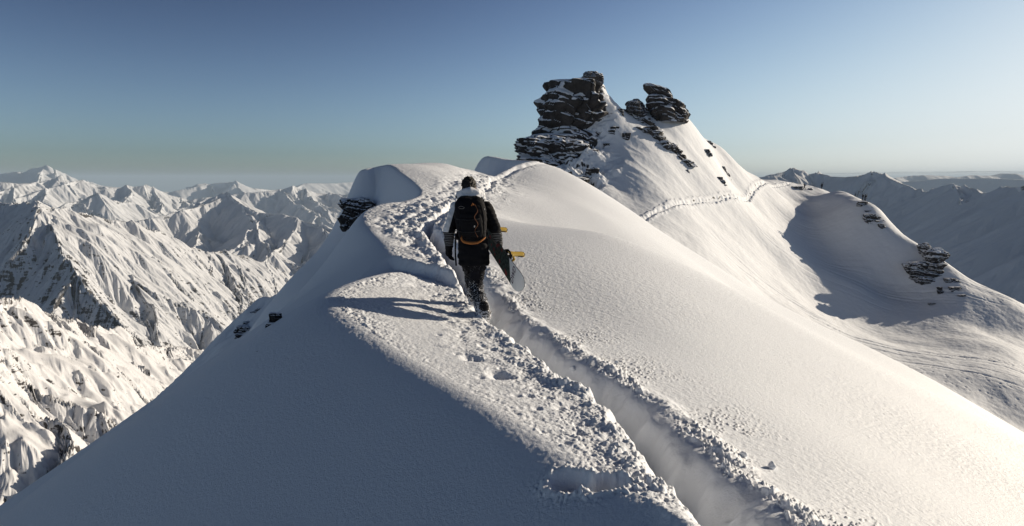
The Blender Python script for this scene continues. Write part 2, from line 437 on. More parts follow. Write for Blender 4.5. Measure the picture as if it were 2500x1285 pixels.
# behind the skyline
for q, dy, dz in [((1839,430,198),25,-14),((1782,397,186),25,-20),((1703,322,173),25,-25),((1640,258,168),22,-25),((1515,269,158),22,-20),((1440,210,155),16,-16),((1300,380,152),20,-18),((1370,240,156),20,-20),
                  ((1839,430,198),90,-75),((1640,258,168),90,-90),((1440,210,155),90,-90)]:
    x, y, z = P(*q); MID.append((x, y + dy, z + dz))
for q, dx, dy, dz in [((1950,458,212),4,34,-12),((2050,466,192),20,16,-15),((2142,520,168),14,7,-15),((2173,558,163),13,6,-15),((2235,596,158),14,7,-16),((2298,636,153),14,7,-16),((2369,683,150),14,7,-16),((2500,765,150),14,7,-16),((2600,830,147),14,7,-16),((2108,486,174),13,9,-12),((1950,458,212),15,130,-90),((2142,520,168),90,60,-75),((2298,636,153),90,50,-80),((2600,830,147),90,40,-75)]:
    x, y, z = P(*q); MID.append((x + dx, y + dy, z + dz))
for q, dx, dz in [((1290,380,150),-14,-14),((1300,520,122),-14,-12),((1370,240,156),-22,-34),((1290,380,150),-50,-60),((1300,520,122),-50,-48)]:
    x, y, z = P(*q); MID.append((x + dx, y, z + dz))
MID += PL([(1910,452,200),(1980,480,196),(2050,500,180),(1900,470,186),(1940,490,192),(2020,475,198),(2080,476,182)])
MID += [(-20,60,-45),(10,60,-28),(40,55,-36),(70,50,-50),(120,100,-60)]
midT = TPS(MID, 8e-3)
TRAIL = [tuple(q[:2]) for q in catmull(PL([(1500,570,114),(1550,546,120),(1600,517,128),(1650,502,135),(1700,493,143),(1750,489,150),(1785,484,156),(1815,479,162),(1840,464,174),(1862,455,184),(1885,452,193),(1930,458,205),(1965,461,209)]), 4)]
def mid_full(x, y):
    z = midT(x, y)
    u = x / y
    # broad relief of the cone and the bowl
    z = z + 0.5 * fbm(x / 16, y / 16, 3, 101)
    # steep face: ribs running down the fall line
    steep = sst(-12, 6, z)
    z = z + steep * 0.55 * ridged(x / 14 + z / 16, y / 26, 3, 104) * sst(0.1, 0.16, u)
    # rocky left shoulder
    rk = sst(0.158, 0.10, u + 0.02 * gn(x / 5, z / 5, 111)) * sst(60, 110, y)
    z = z + rk * (2.2 * fbm(x / 6, z / 4 + y / 9, 5, 112, 0.55) - 0.6)
    # old ski tracks: long grooves down the flank
    a = x * 0.42 + y * 0.91; b = x * 0.91 - y * 0.42
    tr = sst(-4, -14, z) * sst(0.16, 0.26, u)
    g1 = ridged((a + 5 * gn(b / 40, a / 40, 131)) / 2.6, b / 70, 3, 130, 0.6)
    tm = sst(0.0, 0.5, fbm(a / 18, b / 50, 2, 133) + 0.15)
    z = z - tr * tm * 0.16 * np.maximum(g1 - 0.9, 0)
    f, r = worley(x / 0.9, y / 0.9, 140)
    z = z - tr * sst(0.15, 0.55, gn(a / 7, b / 40, 135)) * np.maximum(0, 0.33 - f) * (r > 0.6) * 0.28
    z = z + 0.04 * fbm(x / 1.2, y / 1.2, 3, 141)
    # the boot-packed trail
    d, par = polyd(x + 0.3 * gn(x, y, 150), y + 0.3 * gn(x, y, 151), TRAIL)
    z = z - 0.35 * (1 - sst(0.10, 0.45, d)) + 0.13 * np.exp(-((d - 0.7) / 0.3) ** 2) * (1 + 0.8 * gn(x * 1.3, y * 1.3, 152))
    return z
# ------------------------------------------------------------------ far ranges
def erosion(px, py, dx, dy, seed):
    ix = np.floor(px); iy = np.floor(py); fx = px - ix; fy = py - iy
    va = 0; vx = 0; vy = 0; wt = 0
    for i in (-2, -1, 0, 1):
        for j in (-2, -1, 0, 1):
            cx = ix - i; cy = iy - j
            hx = _h(cx, cy, seed) * 0.5; hy = _h(cx, cy, seed + 3) * 0.5
            qx = fx + i - hx; qy = fy + j - hy
            w_ = np.exp(-(qx * qx + qy * qy) * 2)
            wt = wt + w_
            mg = (qx * dx + qy * dy) * np.float32(2 * math.pi)
            c = np.cos(mg) * w_; s_ = -np.sin(mg) * w_
            va = va + c; vx = vx + s_ * dx; vy = vy + s_ * dy
    return va / wt, vx / wt, vy / wt
def tent(x, y, lines, warp=0, seed=0, wl=1000.0, kk=0.0):
    "ridges given as [(x,y,z),...] with a slope; the terrain is their upper envelope"
    if warp:
        wx = warp * fbm(x / wl, y / wl, 3, seed + 1); wy = warp * fbm(x / wl, y / wl, 3, seed + 2)
    else: wx = wy = 0
    out = np.full(np.shape(x), -1e9)
    for pts, sl in lines:
        d, par = polyd(x + wx, y + wy, pts)
        zz = np.interp(par, np.arange(len(pts)), [q[2] for q in pts])
        h = zz - sl * d
        out = h if kk == 0 else np.where(out < -1e8, h, -smin(-out, -h, kk))
    return out
def carve(X, Y, base, cell, amp, octv=4, seed=0, gain=0.45, strength=2.0):
    "adds gullies that run down the slope of the base surface"
    # gradient of base in world space on the fan grid
    dXu = np.gradient(X, axis=1); dXv = np.gradient(X, axis=0); dYv = np.gradient(Y, axis=0)
    bu = np.gradient(base, axis=1); bv = np.gradient(base, axis=0)
    gx = bu / dXu; gy = (bv - gx * dXv) / dYv
    for _ in range(2):                               # soften
        for g in (gx, gy):
            g[1:-1, 1:-1] = (g[1:-1, 1:-1] * 2 + g[:-2, 1:-1] + g[2:, 1:-1] + g[1:-1, :-2] + g[1:-1, 2:]) / 6
    sl = np.hypot(gx, gy)
    hx = np.zeros_like(base); hy = np.zeros_like(base); h = np.zeros_like(base)
    f = 1.0; a = 1.0
    dx0, dy0 = gy * strength, -gx * strength
    for k in range(octv):
        dx = dx0 + hy * 1.0; dy = dy0 - hx * 1.0
        e, ex, ey = erosion(X / cell * f, Y / cell * f, dx, dy, seed + 17 * k)
        h = h + a * e; hx = hx + a * ex * f * 0.6; hy = hy + a * ey * f * 0.6
        a *= gain; f *= 2.05
    return base + amp * h * sst(0.05, 0.5, sl)
def crest_from(pix, sl): return (PL(pix), sl)
def down(u, v, D, steps):
    "a spur: starts at a pixel point and runs by world offsets"
    x, y, z = P(u, v, D); out = [(x, y, z)]
    for dx, dy, dz in steps:
        x += dx; y += dy; z += dz; out.append((x, y, z))
    return out
def spurs(pix, n, az, length, drop, sl, seed, t0=0.0, t1=1.0, jit=18):
    "branch ridges leaving a crest towards an azimuth, each with one or two side branches"
    rnd = random.Random(seed); c = PL(pix); out = []
    seg = [math.dist(c[i][:2], c[i + 1][:2]) for i in range(len(c) - 1)]; tot = sum(seg)
    for k in range(n):
        s = (t0 + (t1 - t0) * (k + 0.5 + rnd.uniform(-.3, .3)) / n) * tot; i = 0
        while i < len(seg) - 1 and s > seg[i]: s -= seg[i]; i += 1
        q = min(1, s / seg[i]); x, y, z = [c[i][j] + (c[i + 1][j] - c[i][j]) * q for j in range(3)]
        a = math.radians(az + rnd.uniform(-jit, jit)); L = length * rnd.uniform(.6, 1.25); pts = [(x, y, z - 0.01 * L)]
        d = drop * rnd.uniform(.85, 1.1)
        for j in range(5):
            a += math.radians(rnd.uniform(-20, 20)); st = L / 5
            x += math.sin(a) * st; y += math.cos(a) * st; z -= st * d * (1.25 if j == 0 else 0.8 + 0.1 * j); pts.append((x, y, z))
            if j in (1, 2) and rnd.random() < .8:
                b = a + math.radians(rnd.choice((-1, 1)) * rnd.uniform(35, 55)); bx, by, bz = x, y, z; bp = [(bx, by, bz)]
                for m in range(3): bx += math.sin(b) * st * .6; by += math.cos(b) * st * .6; bz -= st * .6 * d * 1.15; bp.append((bx, by, bz))
                out.append((bp, sl))
        out.append((pts, sl))
    return out
M_NEARMT = rocksnow_mat("flank_snow_and_rock", snow=(0.66,0.67,0.70), lo=0.36, hi=0.42, nscale=0.12, namp=0.50, bump=1.5, bscale=0.15, rock=(0.06,0.056,0.056), squash=(1,1,2.5))
M_MT = rocksnow_mat("range_snow_and_rock", snow=(0.64,0.66,0.70), lo=0.44, hi=0.51, nscale=0.035, namp=0.50, bump=6.0, bscale=0.03, rock=(0.06,0.058,0.06), squash=(1,1,3))
M_FAR = rocksnow_mat("far_snow_and_rock", snow=(0.68,0.70,0.74), lo=0.34, hi=0.44, nscale=0.010, namp=0.5, bump=20.0, bscale=0.008, rock=(0.07,0.07,0.075), squash=(1,1,3))

def build_range(name, t0, t1, nc, y0, y1, nr, lines, cell, amp, seed, mat, warp=0, wl=1000, rough_=0, octv=4, gain=0.45, floor=-1500, kk=0, strength=2.0):
    X, Y = fan(t0, t1, int(nc * NQ), np.geomspace(y0, y1, int(nr * NQ)))
    b = tent(X, Y, lines, warp, seed, wl, kk)
    z = carve(X, Y, b, cell, amp, octv, seed, gain, strength)
    if rough_: z = z + rough_ * ridged(X / cell * 1.7, Y / cell * 1.7, 5, seed + 90, 0.5)
    z = np.maximum(z, floor + 30 * fbm(X / 900, Y / 900, 3, seed + 5))
    return grid_object(name, X, Y, z, mat)
def build_far():
    # the ribbed flank low on the left
    L1 = [crest_from([(-260,640,480),(-80,700,520),(20,735,560),(80,760,640),(130,778,625),(190,785,760),(250,800,740),(290,808,860),(340,845,860),(400,848,1020),(470,850,1050),(545,855,1200),(640,900,1400)], 0.80)]
    L1[0] = (L1[0][0], 0.95)
    cp1 = [(-260,640,480),(-80,700,520),(20,735,560),(80,760,600),(130,778,650),(190,785,720),(250,800,780),(290,808,830),(340,845,900),(400,848,980),(470,850,1080),(545,855,1200)]
    L1 += spurs(cp1, 12, 150, 340, 0.42, 1.25, 5, jit=12)
    build_range('hills', -0.95, -0.28, 1000, 230, 1500, 1000, L1, 55, 4.6, 301, M_NEARMT, warp=24, wl=120, octv=6, gain=0.42, floor=-900, rough_=0.25, kk=6)
    # the big ribbed mountain
    L2 = [crest_from([(-500,470,4300),(-200,485,3700),(0,500,3150),(60,497,2900),(130,508,2650),(200,522,2800),(300,548,3000),(400,592,3250),(500,622,3450),(560,612,3600),(610,624,3700),(700,655,3900),(745,682,4050),(860,760,4400)], 0.55)]
    L2[0] = (L2[0][0], 0.72)
    cp2 = [(130,508,2650),(200,522,2800),(300,548,3000),(400,592,3250),(500,622,3450),(610,624,3700),(700,655,3900),(745,682,4050)]
    L2 += spurs(cp2, 11, 154, 1250, 0.37, 0.85, 8, jit=16) + [(down(132,512,2640,[(10,-200,-110),(25,-260,-190),(60,-260,-200),(90,-260,-200),(90,-260,-160)]), 0.85)]
    build_range('mountains', -1.0, -0.22, 1100, 1500, 5200, 1000, L2, 190, 17, 331, M_MT, warp=85, wl=700, octv=6, gain=0.47, floor=-1400, kk=20, rough_=0.8)
    # shaded hump and its neighbours
    L3 = [crest_from([(200,600,7600),(330,560,7200),(400,548,7000),(450,512,6900),(500,490,6800),(545,474,6650),(600,500,6450),(640,520,6300),(700,525,6150),(760,545,5950),(830,572,5750),(950,640,5400)], 0.5)]
    L3 += spurs([(400,548,7000),(545,474,6650),(640,520,6300),(760,545,5950),(830,572,5750)], 7, 178, 2200, 0.24, 0.62, 14, jit=25)
    build_range('mountains', -1.0, -0.15, 900, 4300, 8600, 600, L3, 500, 30, 351, M_FAR, warp=90, wl=1500, octv=6, gain=0.47, floor=-1500, kk=40, rough_=2)
    # range behind with lit peaks
    L4 = [crest_from([(-300,470,9000),(-100,455,9500),(0,447,10000),(60,450,10200),(110,452,10500),(150,440,10700),(168,433,10800),(200,455,10900),(300,460,11200),(355,456,11400),(420,478,11600),(470,490,11800),(560,478,12000),(640,470,12200),(680,465,12400),(706,456,12500),(740,470,12600),(790,474,12800),(900,480,13000),(1100,480,13500)], 0.5),(PL([(150,520,8800),(200,495,9200),(243,472,9400),(280,490,9600),(330,500,9900)]), 0.62)]
    L4 += spurs([(-100,455,9500),(60,450,10200),(168,433,10800),(355,456,11400),(470,490,11800),(706,456,12500),(900,480,13000)], 13, 156, 2600, 0.25, 0.68, 21, jit=28)
    build_range('mountains', -1.0, -0.08, 1000, 7600, 14500, 500, L4, 800, 45, 371, M_FAR, warp=130, wl=2500, octv=6, gain=0.48, floor=-1500, kk=50, rough_=6)
    # far horizon on the left
    L5 = [crest_from([(-300,455,20000),(-60,430,19000),(40,425,18500),(62,413,18300),(85,411,18300),(110,421,18500),(140,432,18600),(200,452,19000),(420,472,20000),(480,462,20500),(520,452,21000),(555,447,21000),(585,448,21200),(630,462,21500),(700,468,23000),(760,450,25000),(820,450,26000),(870,444,27000),(930,446,28000),(1100,446,30000)], 0.42),
          (down(570,447,21000,[(900,-1600,-400),(500,-1600,-500)]), 0.45),(down(85,411,18300,[(900,-1500,-500),(500,-1600,-500)]), 0.5)]
    build_range('mountains', -1.0, -0.05, 900, 15000, 33000, 300, L5, 2000, 150, 391, M_FAR, warp=200, wl=5000, octv=4, gain=0.45, floor=-1500, kk=60, rough_=8)
    # right hand side: dark range facing away from the sun
    R1 = [crest_from([(1500,470,5000),(1700,450,5000),(1872,433,5000),(1905,424,5050),(1940,415,5100),(1962,420,5100),(1978,430,5100),(2000,424,5100),(2030,433,5000),(2062,434,4900),(2090,431,4850),(2125,423,4800),(2150,432,4750),(2170,440,4650),(2200,452,4500),(2280,484,4200),(2330,520,4000),(2420,620,3500),(2520,760,2900)], 0.55),
          (down(2125,423,4800,[(100,-500,-250),(100,-500,-350)]), 0.6), (down(1940,415,5100,[(-100,-500,-250),(0,-500,-350)]), 0.6),
          (PL([(2150,520,5000),(2180,500,4900),(2240,478,4500),(2300,456,4200),(2320,452,4100),(2350,462,3950),(2380,474,3800),(2420,472,3600),(2460,462,3400),(2510,456,3200),(2600,450,2900),(2800,445,2400)]), 0.55),
          (PL([(2320,452,4100),(2400,600,3000),(2480,760,2300)]), 0.6)]
    build_range('mountains', 0.08, 1.0, 1000, 1500, 6500, 700, R1, 420, 25, 411, M_FAR, warp=30, wl=700, octv=5, gain=0.45, floor=-1300, kk=30, rough_=2)
    R2 = [crest_from([(1600,445,15000),(2000,440,15000),(2180,436,15000),(2230,430,15200),(2300,430,15500),(2330,434,15500),(2370,429,15800),(2410,431,15900),(2440,424,16000),(2470,425,16000),(2500,430,16000),(2560,426,16000),(2700,432,16000)], 0.4),
          (PL([(2000,450,13500),(2200,445,12800),(2300,438,12300),(2400,436,11800),(2500,440,11300),(2700,440,10500)]), 0.4)]
    build_range('mountains', 0.08, 1.0, 900, 8500, 21000, 350, R2, 1300, 60, 431, M_FAR, warp=60, wl=2500, octv=4, gain=0.45, floor=-1300, kk=40, rough_=4)
    # valley floor reaching the horizon
    m, nt, b = mat_new("valley_ground"); b.inputs['Base Color'].default_value = (0.28, 0.30, 0.32, 1); b.inputs['Roughness'].default_value = 0.9
    n = noise_node(nt, 0.0008, 6, 0.6, N(nt, 'ShaderNodeTexCoord').outputs['Object']); cr = N(nt, 'ShaderNodeValToRGB')
    cr.color_ramp.elements[0].color = (0.10, 0.11, 0.10, 1); cr.color_ramp.elements[1].color = (0.7, 0.71, 0.73, 1); cr.color_ramp.elements[0].position = 0.4; cr.color_ramp.elements[1].position = 0.6
    nt.links.new(n.outputs[0], cr.inputs[0]); nt.links.new(cr.outputs[0], b.inputs['Base Color'])
    g = np.linspace(-70000, 70000, 60); GX, GY = np.meshgrid(g, g); grid_object('ground', GX, GY, GX * 0 - 1560.0, m)
M_MID = rocksnow_mat("hill_snow_and_rock", lo=0.30, hi=0.36, nscale=0.25, namp=0.10, bump=0.25, bscale=0.9)
X, Y = fan(-0.12, 1.0, int(1500 * NQ), np.concatenate([np.geomspace(62, 95, int(120 * NQ)), np.linspace(95, 230, int(1000 * NQ))[1:], np.geomspace(230, 420, int(60 * NQ))[1:]]))
grid_object('snow_hill', X, Y, mid_full(X, Y), M_MID)
build_far()
# ------------------------------------------------------------------ rock towers and outcrops
def n3(x, y, z, seed):
    "cheap 3-d noise from three planes"
    return (gn(x + 0.37 * z, y - 0.21 * z, seed) + gn(y + 5.1 + 0.3 * x, z + 0.17 * x, seed + 1) + gn(z * 1.1 + 9.2, x - 0.25 * y, seed + 2)) * 0.62
M_ROCK = rocksnow_mat("dark_rock_with_snow", rock=(0.040, 0.038, 0.039), lo=0.40, hi=0.50, nscale=0.28, namp=0.40, bump=0.35, bscale=1.3, squash=(1, 1, 1.5))
M_BUTT = rocksnow_mat('snowy_buttress_rock', rock=(0.038, 0.036, 0.037), lo=0.26, hi=0.34, nscale=0.30, namp=0.55, bump=0.35, bscale=1.3, squash=(1, 1, 1.4))
M_TOW = rocksnow_mat('tower_rock', rock=(0.038, 0.036, 0.037), lo=0.36, hi=0.43, nscale=0.16, namp=0.50, bump=0.5, bscale=0.9, squash=(1, 1, 1.3))
def crag_mesh(levels, depth_k=0.8, seed=0, strata=1.0, sh=2.2, dip=(0.05, 0.1), rough_=1.0, nth=220, nz=180, ang=0.0):
    """levels: [(z, xl, xr, yc)] from the bottom up, in world metres; a cliff of stacked, broken beds"""
    lv = np.array(sorted(levels, key=lambda q: q[0]))
    z0, z1 = lv[0, 0], lv[-1, 0]
    tz = np.linspace(0, 1, nz); th = np.linspace(0, 2 * np.pi, nth, endpoint=False)
    T, H = np.meshgrid(th, tz); Z = z0 + (z1 - z0) * H
    xl = np.interp(Z, lv[:, 0], lv[:, 1]); xr = np.interp(Z, lv[:, 0], lv[:, 2]); yc = np.interp(Z, lv[:, 0], lv[:, 3])
    cx = (xl + xr) / 2; a = (xr - xl) / 2
    ct, stt = np.cos(T + ang), np.sin(T + ang)
    pw = 0.72
    ex = np.sign(ct) * np.abs(ct) ** pw; ey = np.sign(stt) * np.abs(stt) ** pw
    size = float(np.mean(lv[:, 2] - lv[:, 1]))
    bx = cx + a * ex; by = yc + depth_k * np.minimum(a, size) * ey
    # beds: ledges that step in and out
    zz = Z + dip[0] * (bx - cx) * 3 + dip[1] * (by - yc) + 0.65 * sh * n3(bx / (sh * 3), by / (sh * 3), Z / (sh * 4), seed + 3)
    k = zz / sh; kf = k - np.floor(k); ki = np.floor(k)
    bedoff = (_h(ki, ki * 0 + 1, seed + 7) - 0.5) * 1.1
    blk, br = worley(np.cos(T) * size / sh * 0.45 + ki * 7.3, np.sin(T) * size / sh * 0.45 + ki * 3.1, seed + 8)
    off = bedoff + (br - 0.5) * 1.3 + 0.45 * sst(0.0, 0.85, kf) - 0.9 * sst(0.86, 1.0, kf) * 0.5
    k2 = zz / (sh * 0.31); k2f = k2 - np.floor(k2)
    off2 = (_h(np.floor(k2), np.floor(T * 5), seed + 11) - 0.5) * 0.32 + 0.10 * k2f
    vk = np.floor(T / (2 * np.pi) * max(6, round(size * 2.6 / sh)) + _h(ki, ki * 0 + 5, seed + 13) * 3)
    off = off + (_h(vk, ki, seed + 17) - 0.5) * 1.1
    crack = np.abs(((T / (2 * np.pi) * max(6, round(size * 2.6 / sh)) + _h(ki, ki * 0 + 5, seed + 13) * 3) % 1.0) - 0.5)
    off = off - 0.5 * sst(0.46, 0.5, crack)
    n = n3(bx / (sh * 1.2), by / (sh * 1.2), Z / (sh * .8), seed + 20) + 0.5 * n3(bx / (sh * .45), by / (sh * .45), Z / (sh * .3), seed + 24)
    cap = np.sqrt(np.clip((1 - H) / 0.025, 0, 1))            # close the top
    D = strata * sh * 0.34 * (off + off2) + rough_ * sh * 0.30 * n
    shrink = np.clip(a / (sh * 1.5), 0.15, 1)
    nx = ex; ny = ey; L = np.hypot(nx, ny); D = D * shrink
    X = cx + ((a + D * 1.0) * ex) * cap; Y = yc + (depth_k * np.minimum(a, size) + D) * ey * cap
    Z = Z + 0.15 * sh * n * (H > 0.02)
    V = np.stack([X, Y, Z], -1).reshape(-1, 3)
    V = np.vstack([V, [[X[-1].mean(), Y[-1].mean(), Z[-1].max()]]])
    F = []
    for j in range(nz - 1):
        for i in range(nth):
            p = j * nth + i; q = j * nth + (i + 1) % nth
            F.append((p, q, q + nth, p + nth))
    top = len(V) - 1
    for i in range(nth): F.append(((nz - 1) * nth + i, (nz - 1) * nth + (i + 1) % nth, top))
    return V, F
def rock_object(name, V, F, mat, label, cat='rock', group=None, parent=None):
    me = bpy.data.meshes.new(name)
    if parent is None:
        base = np.array([V[:, 0].mean(), V[:, 1].mean(), V[:, 2].min()])
    else: base = np.array(parent.location)
    me.from_pydata((V - base).tolist(), [], F); me.update()
    me.polygons.foreach_set("use_smooth", np.ones(len(me.polygons), dtype=bool))
    try: me.set_sharp_from_angle(angle=math.radians(28))
    except Exception: pass
    me.materials.append(mat)
    o = bpy.data.objects.new(name, me); C.objects.link(o)
    if parent is None: o.location = base; tag(o, label, cat, group)
    else: o.parent = parent
    return o
def px_levels(lst, D, push=0.0):
    out = []
    for v, ul, ur in lst:
        xl, _, z = P(ul, v, D); xr, _, _ = P(ur, v, D); out.append((z, xl, xr, D + push))
    return out
def crag(name, lst, D, label, depth_k=0.8, seed=1, sh=2.2, mat=None, **kw):
    V, F = crag_mesh(px_levels(lst, D), depth_k, seed, sh=sh, **kw)
    return rock_object(name, V, F, mat or M_ROCK, label, 'rock')
def hit(f, u, v, d0, d1, n=1500):
    r = RAY(u, v); D = np.geomspace(d0, d1, n); z = f(r[0] * D, D); b = (r[2] * D) < z
    if not b.any(): return None
    k = int(np.argmax(b)); return float(r[0] * D[k]), float(D[k]), float(z[k])
def outcrop(u, v, wpx, hpx, label, seed, f=mid_full, d=(75, 240), depth_k=0.7, lean=0.0, sh=None, sink=0.35, group=None, taper=0.75, name='rock_outcrop', mat=None, nth=110, nz=80):
    "a ledge of rock breaking through the snow, centred on the pixel, size in photo pixels"
    h = hit(f, u, v, *d)
    if h is None: return None
    x, y, z = h; mpp = y / FPX; w_, hh = wpx * mpp, hpx * mpp
    sh = sh or max(hh / 3.2, 0.12)
    bot, top = z - hh * (0.5 + sink), z + hh * 0.5
    lv = []
    for t in np.linspace(0, 1, 7):
        ww = w_ / 2 * (1 - (1 - taper) * t ** 2) * (1 + 0.12 * math.sin(seed * 3 + t * 9)); c = x + lean * hh * (t - 0.5)
        lv.append((bot + (top - bot) * t, c - ww, c + ww, y + 0.15 * w_ + 0.25 * hh * t))
    V, F = crag_mesh(lv, depth_k, seed, sh=sh, nth=nth, nz=nz)
    return rock_object(name, V, F, mat or M_ROCK, label, 'rock', group)

SH_LINE = PL([(960,520,52),(830,640,56),(745,690,60),(690,706,62),(640,728,65),(600,760,68),(572,800,70),(556,850,72),(500,960,76)])
def near_surface(x, y): return near_base(x, y)[0]
def shoulder(x, y):
    d = tent(x, y, [(SH_LINE, 0.78)]) - 0.004 * np.maximum(0, 62 - y) ** 2
    return d + 0.5 * fbm(x / 9, y / 9, 3, 77) + 0.12 * fbm(x / 1.5, y / 1.5, 3, 78)
X, Y = fan(-0.60, -0.10, int(420 * NQ), np.geomspace(30, 150, int(420 * NQ)))
grid_object('snow_slope', X, Y, shoulder(X, Y), M_MID)
def build_rocks():
    crag('rock_tower', [(420,1300,1420),(370,1302,1452),(345,1306,1440),(330,1312,1432),(313,1318,1428),(300,1317,1440),(281,1314,1452),(263,1312,1466),(250,1326,1472),(238,1334,1470),(228,1346,1464),(212,1348,1462),(204,1352,1456),(197,1354,1450)],
         153, "tallest dark layered rock tower with snow ledges, at the left end of the summit", depth_k=0.62, seed=5, sh=5.2, mat=M_TOW, rough_=2.0, strata=.9, dip=(.10, .15))
    crag('boulder', [(214,1436,1470),(204,1440,1472),(196,1430,1468),(188,1424,1466),(180,1426,1460),(174,1432,1452)], 155,
         "small snow-dusted boulder perched on the very top of the tallest rock tower", depth_k=0.8, seed=9, sh=0.9, nth=120, nz=90)
    crag('rock_buttress', [(520,1340,1480),(480,1320,1470),(450,1300,1462),(425,1292,1455),(405,1284,1458),(388,1276,1452),(375,1270,1440),(362,1267,1425),(350,1272,1415),(342,1282,1400),(333,1298,1390),(326,1312,1375)], 148,
         "broken snow-patched rock buttress flaring out below the tallest rock tower", depth_k=0.55, seed=12, sh=2.4, dip=(0.16, 0.1), rough_=2.2, mat=M_BUTT)
    crag('rock_tower', [(300,1594,1676),(276,1590,1670),(264,1590,1662),(252,1589,1655),(240,1588,1645),(232,1586,1638),(226,1581,1632),(220,1575,1626),(215,1572,1616),(210,1572,1600),(205,1574,1588)], 163,
         "second rock tower, leaning left with a snow cap, above the lit cone", depth_k=0.7, seed=15, sh=3.2, mat=M_TOW, rough_=1.4)
    crag('boulder', [(275,1530,1570),(268,1528,1567),(262,1531,1566),(255,1531,1560),(248,1534,1556),(245,1540,1552)], 158,
         "round dark boulder on the skyline in the gap between the two rock towers", depth_k=0.9, seed=17, sh=0.8, nth=110, nz=80)
    crag('boulder', [(275,1555,1585),(262,1556,1576),(252,1550,1570),(244,1545,1562),(241,1548,1558)], 161,
         "thin leaning rock just behind the round boulder between the two towers", depth_k=0.8, seed=19, sh=0.8, nth=110, nz=80)
    oc = [
     (1562,296,56,34,0.7,"dark rock ledge right below the round skyline boulder",0.6),
     (1600,335,60,38,0.9,"wide dark rock band in the middle of the lit cone, second in the diagonal row",0.7),
     (1648,370,44,34,0.9,"lowest dark rock of the diagonal row across the lit cone",0.8),
     (1492,340,30,46,-0.3,"snow-crusted rock rib standing out of the lit face right of the buttress",0.3),
     (1524,352,16,44,-0.3,"narrow speckled rock rib at the right edge of the lit face",0.3),
     (1512,278,20,18,0.2,"small rock step on the snowy shoulder just right of the tallest tower",0.3),
     (1678,284,44,34,0.8,"rock ledge on the right skyline just below the second tower",0.6),
     (1722,372,26,10,0.4,"flat sliver of rock half way down the right snow face",0.4),
     (1740,360,16,26,0.6,"thin rock rib high on the right skyline of the snow face",0.4),
     (1757,440,22,12,0.6,"small rock at the foot of the rounded snow lobe on the right face",0.5),
     (1774,428,18,34,0.5,"ragged rock rib above the trail at the right end of the snow face",0.5),
     (1677,420,10,7,0.4,"tiny lone rock in the lower middle of the snow face",0.3),
     (1484,364,16,22,0.2,"small triangular rock at the foot of the snow-crusted rib",0.3),
     (1420,462,50,44,0.6,"blocky dark rock low on the buttress, just above the near snow ridge",0.6),
     (1452,440,30,44,0.1,"sunlit brown rock face at the right corner of the buttress",0.3),
     (2112,502,24,14,0.4,"small dark ledge directly under the two standing walkers",0.5),
     (2123,519,14,6,0.4,"thinnest dark sliver on the ridge below the two walkers",0.3),
     (2142,540,30,26,0.9,"middle dark ledge on the ridge below the two walkers",0.6),
     (2166,562,16,22,0.9,"lowest ledge of the group of rocks below the two walkers",0.5),
     (2258,674,46,12,0.5,"narrow second ledge under the broad overhang on the right ridge",0.6),
     (2272,688,42,18,0.4,"third ledge down, with a snow cap, on the right ridge",0.5),
     (2303,722,14,30,0.2,"dark upright fin of rock low on the right ridge",0.4),
     (2280,746,16,8,0.3,"lowest little rock at the tip of the right ridge outcrop",0.3),
     (2330,690,28,14,0.6,"upper stepped ledge on the rounded block right of the outcrop",0.5),
     (2340,710,26,12,0.6,"lower stepped ledge on the rounded block right of the outcrop",0.5),
     (2354,726,18,8,0.6,"last small rock trailing down right of the rounded block",0.4)]
    for lst, (hu, hv), lab, sd_, sh_, dk in [
        ([(640,2245,2274),(622,2243,2272),(612,2246,2272),(603,2245,2272),(597,2248,2268),(592,2252,2262)], (2258,625), "snow-capped rock knob, upper left one of the outcrop on the right ridge", 71, .9, .8),
        ([(700,2264,2292),(672,2264,2296),(655,2264,2299),(640,2261,2300),(626,2259,2303),(616,2264,2303),(609,2272,2298),(604,2278,2290)], (2280,668), "tallest layered rock stack of the outcrop on the right ridge", 73, 1.3, .8),
        ([(690,2232,2292),(676,2222,2290),(664,2214,2286),(654,2210,2282),(646,2213,2274),(638,2226,2262)], (2250,672), "broad dark overhanging ledge below the rock stack on the right ridge", 77, 1.3, .5)]:
        h = hit(mid_full, hu, hv, 100, 200)
        crag('rock_outcrop', lst, h[1] + .6, lab, depth_k=dk, seed=sd_, sh=sh_, mat=M_BUTT, rough_=1.3)
    for i, (u, v, w_, h_, lean, lab, dk) in enumerate(oc):
        outcrop(u, v, w_ * 1.3, h_ * 1.3, lab, 200 + i * 7, lean=-lean if u < 2000 else -lean, depth_k=dk)
    # dark rock under the near cornice, and the rocks on the shaded left shoulder
    crag('rock', [(600,846,858),(575,842,866),(555,838,884),(530,834,905),(505,835,909),(492,842,906),(482,866,902)], 21.5,
         "dark rock sticking out of the shaded drop just under the big snow cornice", depth_k=0.9, seed=41, sh=.30)
    outcrop(668, 790, 34, 46, "dark triangular rock on the edge of the shaded near slope", 43, f=near_surface, d=(5, 60), depth_k=.7, name='rock', sink=.2)
    outcrop(629, 862, 8, 12, "tiny isolated rock poking through the shaded near slope", 47, f=near_surface, d=(5, 60), depth_k=.7, name='rock', sink=.2)
    outcrop(594, 815, 48, 36, "broad dark rock at the left foot of the shaded shoulder", 53, f=shoulder, d=(40, 140), depth_k=.7, name='rock')
    outcrop(602, 792, 22, 12, "small flat rock just above the broad one on the shaded shoulder", 59, f=shoulder, d=(40, 140), depth_k=.7, name='rock')
    outcrop(632, 758, 32, 8, "long thin rock sliver high on the shaded shoulder", 61, f=shoulder, d=(40, 140), depth_k=.4, lean=2.0, name='rock', taper=.6)
build_rocks()
